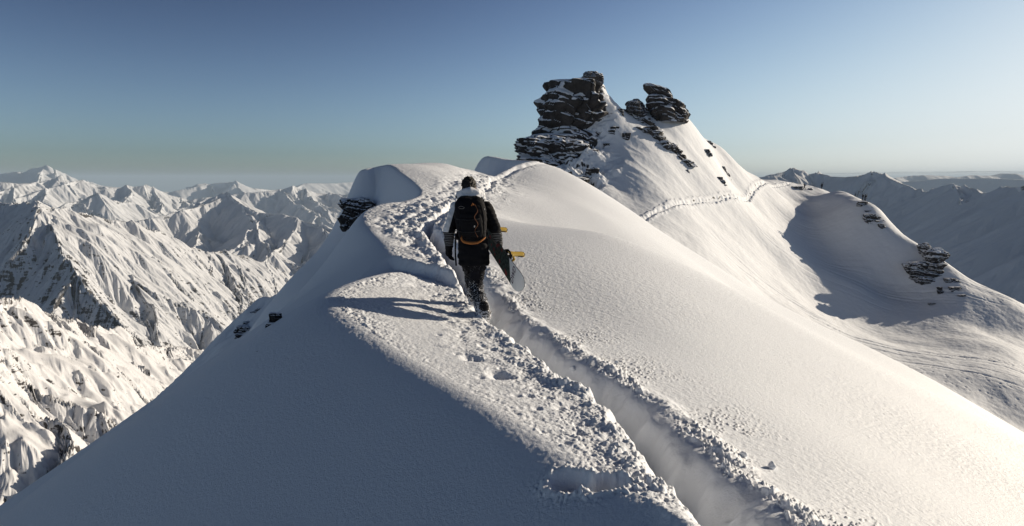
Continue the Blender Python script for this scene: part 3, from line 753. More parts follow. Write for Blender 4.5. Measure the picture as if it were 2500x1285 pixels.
# ------------------------------------------------------------------ people and what they carry
def simple_mat(name, col, rough=0.7, bump=0.0, bs=60, spec=0.3):
    m, nt, b = mat_new(name); b.inputs['Base Color'].default_value = (*col, 1); b.inputs['Roughness'].default_value = rough
    b.inputs['Specular IOR Level'].default_value = spec
    if bump:
        n = noise_node(nt, bs, 4, 0.6, N(nt, 'ShaderNodeTexCoord').outputs['Object']); bp = N(nt, 'ShaderNodeBump'); bp.inputs['Distance'].default_value = bump
        nt.links.new(n.outputs[0], bp.inputs['Height']); nt.links.new(bp.outputs[0], b.inputs['Normal'])
    return m
def add_tube(bm, pts, rad, seg=14, sq=(1, 1)):
    pts = [Vector(p) for p in pts]; rings = []; up = Vector((0.13, 0.97, 0.2)).normalized()
    ext = []
    for i, p in enumerate(pts):
        d = (pts[min(i + 1, len(pts) - 1)] - pts[max(i - 1, 0)]).normalized()
        ext.append((p, d, rad[i]))
    full = []
    p, d, r = ext[0]; full += [(p - d * r * .92, d, r * .35), (p - d * r * .6, d, r * .8)]
    full += ext
    p, d, r = ext[-1]; full += [(p + d * r * .6, d, r * .8), (p + d * r * .92, d, r * .35)]
    for p, d, r in full:
        a = up.cross(d);
        if a.length < .1: a = Vector((1, 0, 0)).cross(d)
        a.normalize(); b = d.cross(a)
        rings.append([bm.verts.new(p + a * math.cos(t) * r * sq[0] + b * math.sin(t) * r * sq[1]) for t in [2 * math.pi * k / seg for k in range(seg)]])
    for A, B in zip(rings, rings[1:]):
        for k in range(seg): bm.faces.new((A[k], A[(k + 1) % seg], B[(k + 1) % seg], B[k]))
    bm.faces.new(list(reversed(rings[0]))); bm.faces.new(rings[-1])
def add_ell(bm, c, r, rot=(0, 0, 0), seg=20):
    M = Matrix.Translation(c) @ Euler(rot).to_matrix().to_4x4() @ Matrix.Diagonal((r[0], r[1], r[2], 1))
    bmesh.ops.create_uvsphere(bm, u_segments=seg, v_segments=seg // 2 + 2, radius=1.0, matrix=M)
def add_box(bm, c, s, rot=None, bev=0.0):
    M = Matrix.Translation(c) @ (rot.to_4x4() if rot is not None else Matrix()) @ Matrix.Diagonal((s[0], s[1], s[2], 1))
    r = bmesh.ops.create_cube(bm, size=1.0, matrix=M)
    if bev: bmesh.ops.bevel(bm, geom=list({e for v in r['verts'] for e in v.link_edges}), offset=bev, segments=2, affect='EDGES')
def add_loft(bm, rings, seg=36, pw=1.0):
    "rings: (z, cx, cy, rx, ry)"
    R = []
    for z, cx, cy, rx, ry in rings:
        R.append([bm.verts.new((cx + rx * math.copysign(abs(math.cos(t)) ** pw, math.cos(t)), cy + ry * math.copysign(abs(math.sin(t)) ** pw, math.sin(t)), z)) for t in [2 * math.pi * k / seg for k in range(seg)]])
    for A, B in zip(R, R[1:]):
        for k in range(seg): bm.faces.new((A[k], A[(k + 1) % seg], B[(k + 1) % seg], B[k]))
    bm.faces.new(list(reversed(R[0]))); bm.faces.new(R[-1])
def finish(name, bm, mat, parent=None, voxel=0.0, smooth_=2, fold=None, subsurf=0, sharp=None):
    me = bpy.data.meshes.new(name); bm.to_mesh(me); bm.free()
    o = bpy.data.objects.new(name, me); C.objects.link(o)
    if voxel:
        m = o.modifiers.new('r', 'REMESH'); m.mode = 'VOXEL'; m.voxel_size = voxel; m.use_smooth_shade = True
        if smooth_:
            m = o.modifiers.new('s', 'SMOOTH'); m.iterations = smooth_; m.factor = 0.5
    if subsurf:
        m = o.modifiers.new('u', 'SUBSURF'); m.levels = subsurf; m.render_levels = subsurf
    if o.modifiers:
        dg = bpy.context.evaluated_depsgraph_get(); dg.update(); me2 = bpy.data.meshes.new_from_object(o.evaluated_get(dg)); o.modifiers.clear(); o.data = me2; me = me2; me.name = name
    if fold:
        n = len(me.vertices); co = np.zeros(n * 3, dtype=np.float32); me.vertices.foreach_get('co', co); co = co.reshape(-1, 3)
        nr = np.zeros(n * 3, dtype=np.float32); me.vertices.foreach_get('normal', nr); nr = nr.reshape(-1, 3)
        co = co + nr * fold(co[:, 0], co[:, 1], co[:, 2])[:, None]; me.vertices.foreach_set('co', co.astype(np.float32).ravel()); me.update()
    me.polygons.foreach_set("use_smooth", np.ones(len(me.polygons), dtype=bool))
    if sharp:
        try: me.set_sharp_from_angle(angle=math.radians(sharp))
        except Exception: pass
    me.materials.clear(); me.materials.append(mat)
    if parent is not None: o.parent = parent
    return o
def wrinkle(amp, fx, fz, seed):
    return lambda x, y, z: amp * (n3(x * fx, y * fx, z * fz, seed) + 0.5 * n3(x * fx * 2.3, y * fx * 2.3, z * fz * 2.1, seed + 5))

def jacket_material():
    m, nt, b = mat_new("jacket_shell"); L = nt.links.new
    tc = N(nt, 'ShaderNodeTexCoord'); sx = N(nt, 'ShaderNodeSeparateXYZ'); L(tc.outputs['Object'], sx.inputs[0])
    def math_(op, a, bb, c=None):
        n = N(nt, 'ShaderNodeMath', operation=op)
        for i, v in enumerate((a, bb, c)):
            if v is None: continue
            if hasattr(v, 'node'): L(v, n.inputs[i])
            else: n.inputs[i].default_value = v
        return n.outputs[0]
    X, Y, Z = sx.outputs
    zl = math_('MULTIPLY_ADD', Z, 0.28, -0.17 - 1.47 * 0.28)           # seam of the pale left sleeve panel
    left = math_('LESS_THAN', X, zl)
    zr = math_('MULTIPLY_ADD', Z, -0.28, 0.235 + 1.47 * 0.28)
    right = math_('MULTIPLY', math_('GREATER_THAN', X, zr), math_('GREATER_THAN', Y, 0.02))
    upper = math_('GREATER_THAN', Z, 1.135)
    pale = math_('MULTIPLY', math_('MAXIMUM', left, right), upper)
    arm = math_('MULTIPLY', math_('LESS_THAN', Z, 1.13), math_('GREATER_THAN', math_('ABSOLUTE', math_('SUBTRACT', X, 0.02), 0), 0.19))
    arm = math_('MULTIPLY', arm, math_('GREATER_THAN', Z, 0.965))
    nz = noise_node(nt, 9, 2, 0.5, tc.outputs['Object'])
    wv = math_('SINE', math_('MULTIPLY_ADD', nz.outputs[0], 12.0, math_('MULTIPLY', Z, 300.0)), 0)
    stripe = math_('MULTIPLY', math_('GREATER_THAN', wv, 0.15), arm)
    m1 = N(nt, 'ShaderNodeMix', data_type='RGBA'); L(pale, m1.inputs[0]); m1.inputs[6].default_value = (0.008, 0.008, 0.010, 1); m1.inputs[7].default_value = (0.74, 0.75, 0.78, 1)
    m2 = N(nt, 'ShaderNodeMix', data_type='RGBA'); L(stripe, m2.inputs[0]); L(m1.outputs[2], m2.inputs[6]); m2.inputs[7].default_value = (0.15, 0.155, 0.165, 1)
    L(m2.outputs[2], b.inputs['Base Color']); b.inputs['Roughness'].default_value = 0.85; b.inputs['Specular IOR Level'].default_value = 0.15
    return m
def dusted_mat(name, base, z0, z1, scale=55):
    "dark cloth with powder snow caught on it below a height"
    m, nt, b = mat_new(name); L = nt.links.new
    tc = N(nt, 'ShaderNodeTexCoord'); sx = N(nt, 'ShaderNodeSeparateXYZ'); L(tc.outputs['Object'], sx.inputs[0])
    n = noise_node(nt, scale, 6, 0.75, tc.outputs['Object']); n2 = noise_node(nt, 7, 3, 0.6, tc.outputs['Object'])
    mr = N(nt, 'ShaderNodeMapRange'); L(sx.outputs[2], mr.inputs[0]); mr.inputs[1].default_value = z0; mr.inputs[2].default_value = z1; mr.inputs[3].default_value = 0.10; mr.inputs[4].default_value = -0.12
    a = N(nt, 'ShaderNodeMath', operation='ADD'); L(n.outputs[0], a.inputs[0]); L(mr.outputs[0], a.inputs[1])
    a2 = N(nt, 'ShaderNodeMath', operation='MULTIPLY_ADD'); L(n2.outputs[0], a2.inputs[0]); a2.inputs[1].default_value = 0.35; L(a.outputs[0], a2.inputs[2])
    m2 = N(nt, 'ShaderNodeMapRange'); L(a2.outputs[0], m2.inputs[0]); m2.inputs[1].default_value = 0.69; m2.inputs[2].default_value = 0.77
    mx = N(nt, 'ShaderNodeMix', data_type='RGBA'); L(m2.outputs[0], mx.inputs[0]); mx.inputs[6].default_value = (*base, 1); mx.inputs[7].default_value = (0.8, 0.8, 0.82, 1)
    L(mx.outputs[2], b.inputs['Base Color']); b.inputs['Roughness'].default_value = 0.9; b.inputs['Specular IOR Level'].default_value = 0.1
    return m
M_SKIN = simple_mat("skin", (0.42, 0.25, 0.18), 0.5)
M_BLACK = simple_mat("black_cloth", (0.008, 0.008, 0.010), 0.85, 0.003, 90, 0.15)
M_HAIR = simple_mat("dark_hair", (0.010, 0.008, 0.007), 0.6, 0.01, 120, 0.4)
M_PALE = simple_mat("pale_hood_cloth", (0.74, 0.75, 0.78), 0.8, 0.004, 40, 0.2)
M_ORANGE = simple_mat("orange_cloth", (0.42, 0.155, 0.045), 0.8, 0.002, 120, 0.2)
M_YEL = simple_mat("yellow_plastic", (0.50, 0.33, 0.045), 0.45, 0.0, 60, 0.5)
M_GREY = simple_mat("grey_print", (0.22, 0.21, 0.20), 0.6)

def hand_parts(bm, wrist, palm, fdir, side, curl, thumb_dir, s=1.0):
    "a gloved hand: palm and five separate fingers"
    w_, p_, f, sd, cu = Vector(wrist), Vector(palm), Vector(fdir).normalized(), Vector(side).normalized(), Vector(curl).normalized()
    add_tube(bm, [w_, (w_ + p_) / 2, p_], [0.034 * s, 0.038 * s, 0.040 * s], sq=(1, 0.8))
    for i, (off, ln) in enumerate([(-0.030, .070), (-0.010, .080), (0.011, .076), (0.031, .062)]):
        a = p_ + sd * off * s + f * 0.015
        b = a + (f * .8 + cu * .25) * ln * .45 * s; c = b + (f * .45 + cu * .75) * ln * .38 * s; d = c + (f * .1 + cu * .95) * ln * .3 * s
        add_tube(bm, [a, b, c, d], [0.0125 * s, .0120 * s, .0110 * s, .0095 * s], seg=10)
    a = w_.lerp(p_, .55) - sd * 0.028 * s; t = Vector(thumb_dir).normalized()
    add_tube(bm, [a, a + t * .035 * s + f * .01, a + t * .055 * s + f * .035 * s], [0.016 * s, .014 * s, .011 * s], seg=10)

def build_hiker():
    O = Vector(P(1151.4, 792, 8.2))
    bm = bmesh.new()
    # head, neck, torso, arms, legs in one continuous surface
    add_ell(bm, (-0.022, 0.075, 1.665), (0.074, 0.092, 0.108)); add_ell(bm, (-0.022, 0.105, 1.625), (0.056, 0.066, 0.072))
    add_tube(bm, [(-0.022, 0.155, 1.675), (-0.022, 0.182, 1.645)], [0.012, 0.015], 10)                       # nose
    for e in (-1, 1):
        add_ell(bm, (-0.022 + e * 0.076, 0.07, 1.655), (0.012, 0.020, 0.030))
        add_ell(bm, (-0.022 + e * 0.030, 0.160, 1.678), (0.013, 0.010, 0.010))
    add_tube(bm, [(-0.045, 0.158, 1.615), (0.001, 0.158, 1.615)], [0.009, 0.009], 8)                          # mouth
    add_tube(bm, [(-0.015, 0.045, 1.40), (-0.018, 0.055, 1.50), (-0.02, 0.07, 1.60)], [0.07, 0.055, 0.052])
    add_loft(bm, [(0.80, .02, 0, .14, .10), (0.90, .02, 0, .15, .11), (1.05, .015, .0, .13, .10), (1.25, .01, .02, .155, .11), (1.40, .01, .04, .165, .10), (1.47, .0, .045, .11, .08)])
    SL, EL, WL = (-0.165, .04, 1.42), (-0.262, -.03, 1.15), (-0.270, .03, 0.935)
    SR, ER, WR = (0.185, .04, 1.41), (0.300, -.02, 1.16), (0.335, .13, 0.97)
    for S, E, W_ in ((SL, EL, WL), (SR, ER, WR)):
        add_tube(bm, [S, tuple((a + b) / 2 for a, b in zip(S, E)), E, tuple((a + b) / 2 for a, b in zip(E, W_)), W_], [.055, .048, .040, .036, .028])
    add_tube(bm, [WL, (-0.272, .045, .87)], [.03, .034]); add_tube(bm, [WR, (.337, .175, .915)], [.028, .030])
    HR, KR, AR = (.095, 0, .86), (.050, .05, .48), (.165, -.33, .15)
    HL, KL, AL = (-.045, 0, .86), (-.015, .30, .58), (.03, .36, .14)
    for H, K, A in ((HR, KR, AR), (HL, KL, AL)):
        add_tube(bm, [H, tuple((a + b) / 2 for a, b in zip(H, K)), K, tuple((a + b) / 2 for a, b in zip(K, A)), A], [.085, .072, .055, .052, .038])
        add_tube(bm, [A, (A[0], A[1] + .14, A[2] - .05)], [.04, .035])
    body = finish('person', bm, M_SKIN, None, voxel=0.011, smooth_=2)
    body.location = O
    tag(body, "hiker seen from behind in black and pale jacket wading up the trench with a backpack", "person")
    # jacket
    bm = bmesh.new()
    add_loft(bm, [(0.735, .035, -.01, .185, .135), (0.78, .035, -.01, .192, .142), (0.90, .03, -.005, .186, .142), (1.03, .02, 0, .178, .135), (1.15, .015, .005, .182, .135), (1.30, .01, .02, .195, .135), (1.40, .01, .035, .198, .125), (1.47, .0, .045, .15, .105), (1.53, -.005, .05, .10, .09), (1.575, -.01, .055, .09, .085)], pw=0.9)
    for S, E, W_, e in ((SL, EL, WL, -1), (SR, ER, WR, 1)):
        mid1 = tuple((a + b) / 2 for a, b in zip(S, E)); mid2 = tuple((a + b) / 2 for a, b in zip(E, W_))
        add_tube(bm, [S, mid1, E, mid2, W_], [.088, .079, .070, .062, .047])
    jk = finish('jacket', bm, jacket_material(), body, voxel=0.010, smooth_=4,
                fold=lambda x, y, z: 0.010 * n3(x * 9, y * 9, z * 22, 900) + 0.004 * n3(x * 22, y * 22, z * 50, 905) + 0.012 * sst(.86, .74, z) * n3(x * 14, y * 14, z * 2, 909))
    # hood lying on the shoulders
    bm = bmesh.new()
    add_tube(bm, [(-.150, .10, 1.555), (-.130, .00, 1.575), (-.070, -.055, 1.595), (.0, -.075, 1.605), (.070, -.055, 1.595), (.125, .0, 1.565), (.14, .10, 1.545)], [.040, .050, .058, .064, .060, .052, .04])
    add_ell(bm, (-.005, -.06, 1.555), (.125, .075, .075))
    finish('hood', bm, M_PALE, body, voxel=0.009, smooth_=3, fold=lambda x, y, z: 0.012 * n3(x * 14, y * 14, z * 30, 920) + .004 * n3(x * 40, y * 40, z * 60, 922))
    bm = bmesh.new()
    add_tube(bm, [(-.155, .02, 1.555), (-.150, .09, 1.585), (-.09, .15, 1.60), (.0, .165, 1.59), (.08, .13, 1.575)], [.030, .036, .036, .034, .03])
    finish('collar', bm, M_BLACK, body, voxel=0.009, smooth_=2)
    # hair
    bm = bmesh.new()
    add_ell(bm, (-0.024, 0.052, 1.692), (0.085, 0.092, 0.098)); add_ell(bm, (-0.03, 0.02, 1.63), (0.072, 0.055, 0.07)); add_ell(bm, (-.028, .07, 1.765), (.05, .05, .028))
    finish('hair', bm, M_HAIR, body, voxel=0.006, smooth_=2, fold=lambda x, y, z: 0.012 * np.abs(n3(x * 45, y * 45, z * 45, 930)) + 0.008 * n3(x * 100, y * 100, z * 100, 933))
    # trousers
    bm = bmesh.new()
    add_loft(bm, [(0.70, .03, .0, .15, .12), (0.80, .03, 0, .160, .125), (0.95, .03, 0, .155, .12)])
    for H, K, A in ((HR, KR, AR), (HL, KL, AL)):
        add_tube(bm, [H, tuple((a + b) / 2 for a, b in zip(H, K)), K, tuple((a + b) / 2 for a, b in zip(K, A)), (A[0], A[1], A[2] + .03)], [.105, .098, .090, .090, .088])
    finish('trousers', bm, dusted_mat("trousers_with_powder", (0.014, 0.014, 0.017), 0.15, 0.62), body, voxel=0.010, smooth_=3,
           fold=lambda x, y, z: 0.012 * n3(x * 10, y * 10, z * 26, 940) + 0.005 * n3(x * 26, y * 26, z * 50, 943))
    for A in (AR, AL):
        bm = bmesh.new(); add_tube(bm, [(A[0], A[1], A[2] + .14), A, (A[0], A[1] + .02, A[2] - .05)], [.06, .062, .055]); add_tube(bm, [(A[0], A[1] - .02, A[2] - .06), (A[0], A[1] + .20, A[2] - .07)], [.048, .042], sq=(1, .8))
        finish('boot', bm, dusted_mat("boot_with_powder", (0.015, 0.015, 0.017), 0.0, 0.3), body, voxel=0.010)
    bm = bmesh.new(); add_tube(bm, [(-.268, .02, .985), (-.272, .03, .925)], [.050, .045]); hand_parts(bm, (-.272, .03, .93), (-.272, .045, .865), (0, .10, -1), (0, 1, .1), (1, .15, -.2), (.5, .5, -.6), 1.12)
    finish('glove', bm, M_BLACK, body, voxel=0.0055, smooth_=1)
    bm = bmesh.new(); add_tube(bm, [(.333, .115, 1.0), (.336, .15, .95)], [.048, .043]); hand_parts(bm, (.336, .15, .955), (.338, .205, .885), (-.12, .35, -1), (0, 1, .3), (-1, 0, -.1), (-.3, -.6, -.6), 1.12)
    finish('glove', bm, M_BLACK, body, voxel=0.0055, smooth_=1)
    # powder kicked up round the leg
    return O

def build_backpack(O):
    root = bpy.data.objects.new('backpack', None); C.objects.link(root); root.location = O + Vector((.015, -.2, 1.05))
    tag(root, "black backpack with an orange band along its bottom, worn by the hiker", "backpack")
    base = root.location - O
    def fin(name, bm, mat, par=root, **k):
        o = finish(name, bm, mat, None, **k)
        M = Matrix.Translation(-base); o.data.transform(M)
        if par is not root:
            o.parent = par
        else: o.parent = root
        return o
    bm = bmesh.new()
    add_loft(bm, [(1.035, .035, -.205, .110, .06), (1.05, .035, -.215, .135, .085), (1.09, .032, -.225, .158, .105), (1.20, .022, -.235, .176, .120), (1.33, .012, -.235, .186, .125), (1.43, .005, -.225, .183, .118), (1.50, .0, -.205, .165, .10), (1.545, -.003, -.185, .130, .075), (1.565, -.005, -.17, .085, .045)], pw=0.72)
    pk = fin('main_compartment', bm, M_BLACK, voxel=0.008, smooth_=5, fold=lambda x, y, z: 0.006 * n3(x * 14, y * 14, z * 16, 950) + .003 * n3(x * 40, y * 40, z * 50, 953))
    bm = bmesh.new()
    add_loft(bm, [(1.10, .03, -.325, .115, .03), (1.14, .03, -.335, .13, .045), (1.28, .02, -.345, .135, .05), (1.36, .015, -.335, .12, .04), (1.39, .015, -.32, .09, .025)], pw=0.75)
    fin('front_pocket', bm, M_BLACK, voxel=0.007, smooth_=4, fold=lambda x, y, z: 0.005 * n3(x * 20, y * 20, z * 20, 957))
    bm = bmesh.new()
    ring = []
    U = [(-.098, -.31, 1.115), (-.085, -.335, 1.068), (-.05, -.345, 1.040), (.03, -.35, 1.028), (.10, -.342, 1.036), (.145, -.325, 1.060), (.182, -.29, 1.088)]
    add_tube(bm, [tuple(q) for q in catmull(U, 4)], [.010 + .013 * math.sin(math.pi * min(1, (k + 2) / 27.0)) for k in range(len(catmull(U, 4)))], seg=12, sq=(.7, 1))
    fin('bottom_band', bm, M_ORANGE, voxel=0.006, smooth_=2)
    # straps, cords, buckles
    def strap(pts, r, mat=M_BLACK, nm='strap', sq=(1, .35)):
        bm = bmesh.new(); cs = [tuple(q) for q in catmull(pts, 5)]; add_tube(bm, cs, [r] * len(cs), seg=8, sq=sq); return fin(nm, bm, mat)
    for e, x0 in ((-1, -.105), (1, .125)):
        strap([(x0, -.10, 1.50), (x0 * 1.02, -.02, 1.535), (x0 * 1.1, .09, 1.50), (x0 * 1.15, .165, 1.38), (x0 * 1.3, .13, 1.2), (x0 * 1.5, .0, 1.10), (x0 * 1.5, -.12, 1.08)], .024, nm='shoulder_strap')
        strap([(x0 * 1.5, -.12, 1.08), (x0 * 1.75, 0, 1.05), (x0 * 1.3, .14, 1.03), (0.02, .165, 1.03)], .018, nm='hip_belt')
    strap([(.07, -.345, 1.47), (.10, -.36, 1.40), (.065, -.40, 1.33), (.105, -.405, 1.25), (.07, -.40, 1.18), (.10, -.375, 1.10)], .0035, simple_mat("rust_cord", (.16, .06, .025)), 'cord', (1, 1))
    strap([(.135, -.33, 1.46), (.16, -.335, 1.35), (.165, -.34, 1.22), (.155, -.33, 1.12)], .010)
    strap([(-.12, -.335, 1.44), (-.10, -.35, 1.32), (-.10, -.36, 1.20), (-.10, -.345, 1.10)], .010)
    strap([(-.16, -.29, 1.13), (-.165, -.27, 1.03), (-.168, -.26, .90), (-.160, -.26, .76)], .010, nm='hanging_strap')
    bm = bmesh.new(); add_tube(bm, [(.03, -.352, 1.46), (.045, -.358, 1.488), (.055, -.350, 1.468)], [.005, .008, .005], 8); fin('zip_pull', bm, M_ORANGE)
    M_BUCK = simple_mat("pale_buckle", (.55, .55, .55), .4)
    for q in ((.065, -.402, 1.225), (.168, -.335, 1.245), (.175, -.29, 1.415)):
        bm = bmesh.new(); add_box(bm, q, (.012, .008, .022), bev=.002); fin('buckle', bm, M_BUCK)
    for k, zz in enumerate((1.17, 1.31)):
        bm = bmesh.new(); cs = [tuple(q) for q in catmull([(-.17, -.27, zz), (-.10, -.365, zz - .01), (.03, -.41, zz - .012), (.12, -.37, zz), (.19, -.27, zz + .01)], 5)]
        add_tube(bm, cs, [.007] * len(cs), 8, (.5, 1)); fin('compression_strap', bm, simple_mat("dark_webbing", (.02, .02, .022), .6))
    bm = bmesh.new(); add_tube(bm, [tuple(q) for q in catmull([(-.125, -.335, 1.435), (-.095, -.35, 1.452), (-.055, -.352, 1.440), (-.07, -.352, 1.424), (-.115, -.345, 1.425)], 5)], [.0022] * 21, 6); fin('stitched_logo', bm, M_GREY)

def build_snowboard(O):
    a = Vector((-.409, .75, .518)).normalized(); pv = Vector((.785, 0, .62)); ai = Vector((-.62, 0, .785))
    w_ = (.66 * pv + .564 * ai + Vector((0, -.496, 0))); w_ = (w_ - a * w_.dot(a)).normalized()
    nb = a.cross(w_).normalized()
    if nb.y > 0: nb = -nb                                   # base side, turned towards the walker's leg and the viewer
    nt_ = -nb
    cen = O + Vector((.280, .135, .935))
    R = Matrix((a, w_, nt_)).transposed()                    # local x: tail to nose, y: towards heel edge, z: top side
    if R.determinant() < 0: pass
    root = bpy.data.objects.new('snowboard', None); C.objects.link(root)
    root.location = cen
    tag(root, "snowboard with pale grey tail and dark green and red base, carried under the right arm", "snowboard")
    Lh = 0.775
    def width(s):
        t = abs(s) / Lh
        wv = 0.130 + 0.024 * t * t
        tip = 0.80
        if t > tip:
            q = (t - tip) / (1 - tip); wv *= math.sqrt(max(0, 1 - q ** 2.3))
        return wv
    def zl(s):
        t = abs(s) / Lh; return 0.045 * max(0, (t - .80) / .20) ** 1.8
    def W(x, y, z): return R @ Vector((x, y, z))
    def board(name, z0, z1, mat, s0=-Lh, s1=Lh, grow=0.0, cols=None):
        bm = bmesh.new(); ns, nw = 90, 12
        def layer(z):
            rows = []
            for i in range(ns + 1):
                s = s0 + (s1 - s0) * i / ns; s = max(-Lh + 1e-4, min(Lh - 1e-4, s)); ww = width(s) + grow
                rows.append([bm.verts.new(W(s, ww * (2 * j / nw - 1), z + zl(s))) for j in range(nw + 1)])
            return rows
        A, B = layer(z0), layer(z1)
        for i in range(ns):
            for j in range(nw):
                bm.faces.new((A[i][j], A[i + 1][j], A[i + 1][j + 1], A[i][j + 1])); bm.faces.new((B[i][j], B[i][j + 1], B[i + 1][j + 1], B[i + 1][j]))
            bm.faces.new((A[i][0], B[i][0], B[i + 1][0], A[i + 1][0])); bm.faces.new((A[i][nw], A[i + 1][nw], B[i + 1][nw], B[i][nw]))
        for X_ in (0, ns):
            for j in range(nw): bm.faces.new((A[X_][j], A[X_][j + 1], B[X_][j + 1], B[X_][j]) if X_ == 0 else (A[X_][j + 1], A[X_][j], B[X_][j], B[X_][j + 1]))
        bmesh.ops.recalc_face_normals(bm, faces=bm.faces)
        o = finish(name, bm, mat, root, sharp=35); return o
    m, nt, b = mat_new("board_base_print"); L = nt.links.new
    # base print: pale tail, dark field with blurred dark red flowers
    tc = N(nt, 'ShaderNodeTexCoord'); 
    def dotn(vec):
        n = N(nt, 'ShaderNodeVectorMath', operation='DOT_PRODUCT'); L(tc.outputs['Object'], n.inputs[0]); n.inputs[1].default_value = vec; return n.outputs['Value']
    s_ = dotn(a); y_ = dotn(w_)
    edge = N(nt, 'ShaderNodeMath', operation='MULTIPLY_ADD'); L(y_, edge.inputs[0]); edge.inputs[1].default_value = 0.55; edge.inputs[2].default_value = -0.475
    lt = N(nt, 'ShaderNodeMath', operation='LESS_THAN'); L(s_, lt.inputs[0]); L(edge.outputs[0], lt.inputs[1])
    vo = N(nt, 'ShaderNodeTexVoronoi'); vo.inputs['Scale'].default_value = 11; L(tc.outputs['Object'], vo.inputs['Vector'])
    r1 = N(nt, 'ShaderNodeMapRange'); L(vo.outputs['Distance'], r1.inputs[0]); r1.inputs[1].default_value = .30; r1.inputs[2].default_value = .40; r1.inputs[3].default_value = 1; r1.inputs[4].default_value = 0
    nn = noise_node(nt, 30, 4, .6, tc.outputs['Object'])
    g = N(nt, 'ShaderNodeValToRGB'); g.color_ramp.elements[0].position = .4; g.color_ramp.elements[1].position = .62; g.color_ramp.elements[0].color = (.010, .013, .014, 1); g.color_ramp.elements[1].color = (.035, .055, .050, 1); L(nn.outputs[0], g.inputs[0])
    mr_ = N(nt, 'ShaderNodeMix', data_type='RGBA'); L(r1.outputs[0], mr_.inputs[0]); L(g.outputs[0], mr_.inputs[6]); mr_.inputs[7].default_value = (.12, .018, .022, 1)
    mt = N(nt, 'ShaderNodeMix', data_type='RGBA'); L(lt.outputs[0], mt.inputs[0]); L(mr_.outputs[2], mt.inputs[6]); mt.inputs[7].default_value = (.56, .58, .60, 1)
    L(mt.outputs[2], b.inputs['Base Color']); b.inputs['Roughness'].default_value = .7; b.inputs['Specular IOR Level'].default_value = .12
    board('base', -0.005, -0.0015, m)
    board('top_sheet', -0.0015, 0.004, simple_mat("board_top", (.03, .03, .035), .4), grow=0.001)
    # lettering across the tail
    cu = bpy.data.curves.new('t', 'FONT'); cu.body = "DWD"; cu.size = 0.105; cu.extrude = 0.0006; cu.offset = 0.0015; cu.shear = 0.25; cu.align_x = 'CENTER'; cu.align_y = 'CENTER'
    to = bpy.data.objects.new('t', cu); C.objects.link(to); dg = bpy.context.evaluated_depsgraph_get(); dg.update()
    me = bpy.data.meshes.new_from_object(to.evaluated_get(dg)); bpy.data.objects.remove(to)
    yax = nb.cross(w_)                                       # letters run across the board, read from the base side
    MR = Matrix((w_, yax, nb)).transposed().to_4x4()
    me.transform(Matrix.Translation(W(-.565, .005, -.0062)) @ MR @ Matrix.Diagonal((.85, 1, 1, 1))); me.name = 'lettering'
    me.materials.append(simple_mat("dark_purple_ink", (.045, .02, .05), .5)); lo = bpy.data.objects.new('lettering', me); C.objects.link(lo); lo.parent = root
    # bindings
    for sx_ in (-.27, .25):
        bnd = bpy.data.objects.new('binding', None); C.objects.link(bnd); bnd.parent = root
        def fb(name, bm, mat, **k):
            bm.transform(R.to_4x4()) if hasattr(bm, 'transform') else None
            o = finish(name, bm, mat, bnd, **k); return o
        bm = bmesh.new(); add_box(bm, (sx_, -.01, .016), (.11, .24, .022), bev=.006)
        for e in (-1, 1): add_box(bm, (sx_ + e * .056, .045, .045), (.012, .15, .06), bev=.004)
        fb('base_plate', bm, M_BLACK, sharp=40)
        bm = bmesh.new(); V = []
        n_, k_ = 20, 16                                       # highback: a curved spoon
        rows = []
        for i in range(n_ + 1):
            t = i / n_; hz = .045 + .225 * t; half = (.060 - .014 * math.sin(math.pi * t)) * (1 if t < .82 else math.sqrt(max(.02, 1 - ((t - .82) / .185) ** 2)))
            rows.append([(sx_ + half * math.sin(ph), .115 + .030 * math.cos(ph) - .045 * t - .03, hz) for ph in [(-1.25 + 2.5 * j / k_) for j in range(k_ + 1)]])
        def sheet(off): return [[bm.verts.new((x, y + off, z)) for x, y, z in r] for r in rows]
        A, B = sheet(0), sheet(-.007)
        for i in range(n_):
            for j in range(k_):
                bm.faces.new((A[i][j], A[i][j + 1], A[i + 1][j + 1], A[i + 1][j])); bm.faces.new((B[i][j], B[i + 1][j], B[i + 1][j + 1], B[i][j + 1]))
            bm.faces.new((A[i][0], A[i + 1][0], B[i + 1][0], B[i][0])); bm.faces.new((A[i][k_], B[i][k_], B[i + 1][k_], A[i + 1][k_]))
        for j in range(k_): bm.faces.new((A[n_][j], A[n_][j + 1], B[n_][j + 1], B[n_][j])); bm.faces.new((A[0][j], B[0][j], B[0][j + 1], A[0][j + 1]))
        fb('highback', bm, M_YEL, sharp=50)
        bm = bmesh.new(); add_tube(bm, [(sx_ + .060 * math.cos(t), .06 + .065 * math.sin(t), .055 + .006 * math.sin(t)) for t in np.linspace(0, math.pi, 13)], [.010] * 13, 8); fb('heel_loop', bm, M_BLACK)
        bm = bmesh.new(); add_tube(bm, [(sx_ + .062 * math.cos(t), .02, .05 + .085 * math.sin(t)) for t in np.linspace(0, math.pi, 13)], [.017] * 13, 8, (1, .35)); fb('ankle_strap', bm, M_YEL)
        bm = bmesh.new(); add_tube(bm, [(sx_ + .058 * math.cos(t), -.085, .03 + .06 * math.sin(t)) for t in np.linspace(0, math.pi, 13)], [.014] * 13, 8, (1, .35)); fb('toe_strap', bm, M_BLACK)
        bm = bmesh.new(); add_tube(bm, [tuple(Vector(q)) for q in [(sx_ + .050 * math.sin(p_), .115 + .030 * math.cos(p_) - .045 * t - .034, .045 + .225 * t) for t, p_ in [(.55, 1.2), (.75, 1.2), (.9, .9), (.985, .4), (.985, -.4), (.9, -.9), (.75, -1.2), (.55, -1.2)]]], [.006] * 8, 8); fb('edge_trim', bm, M_BLACK)

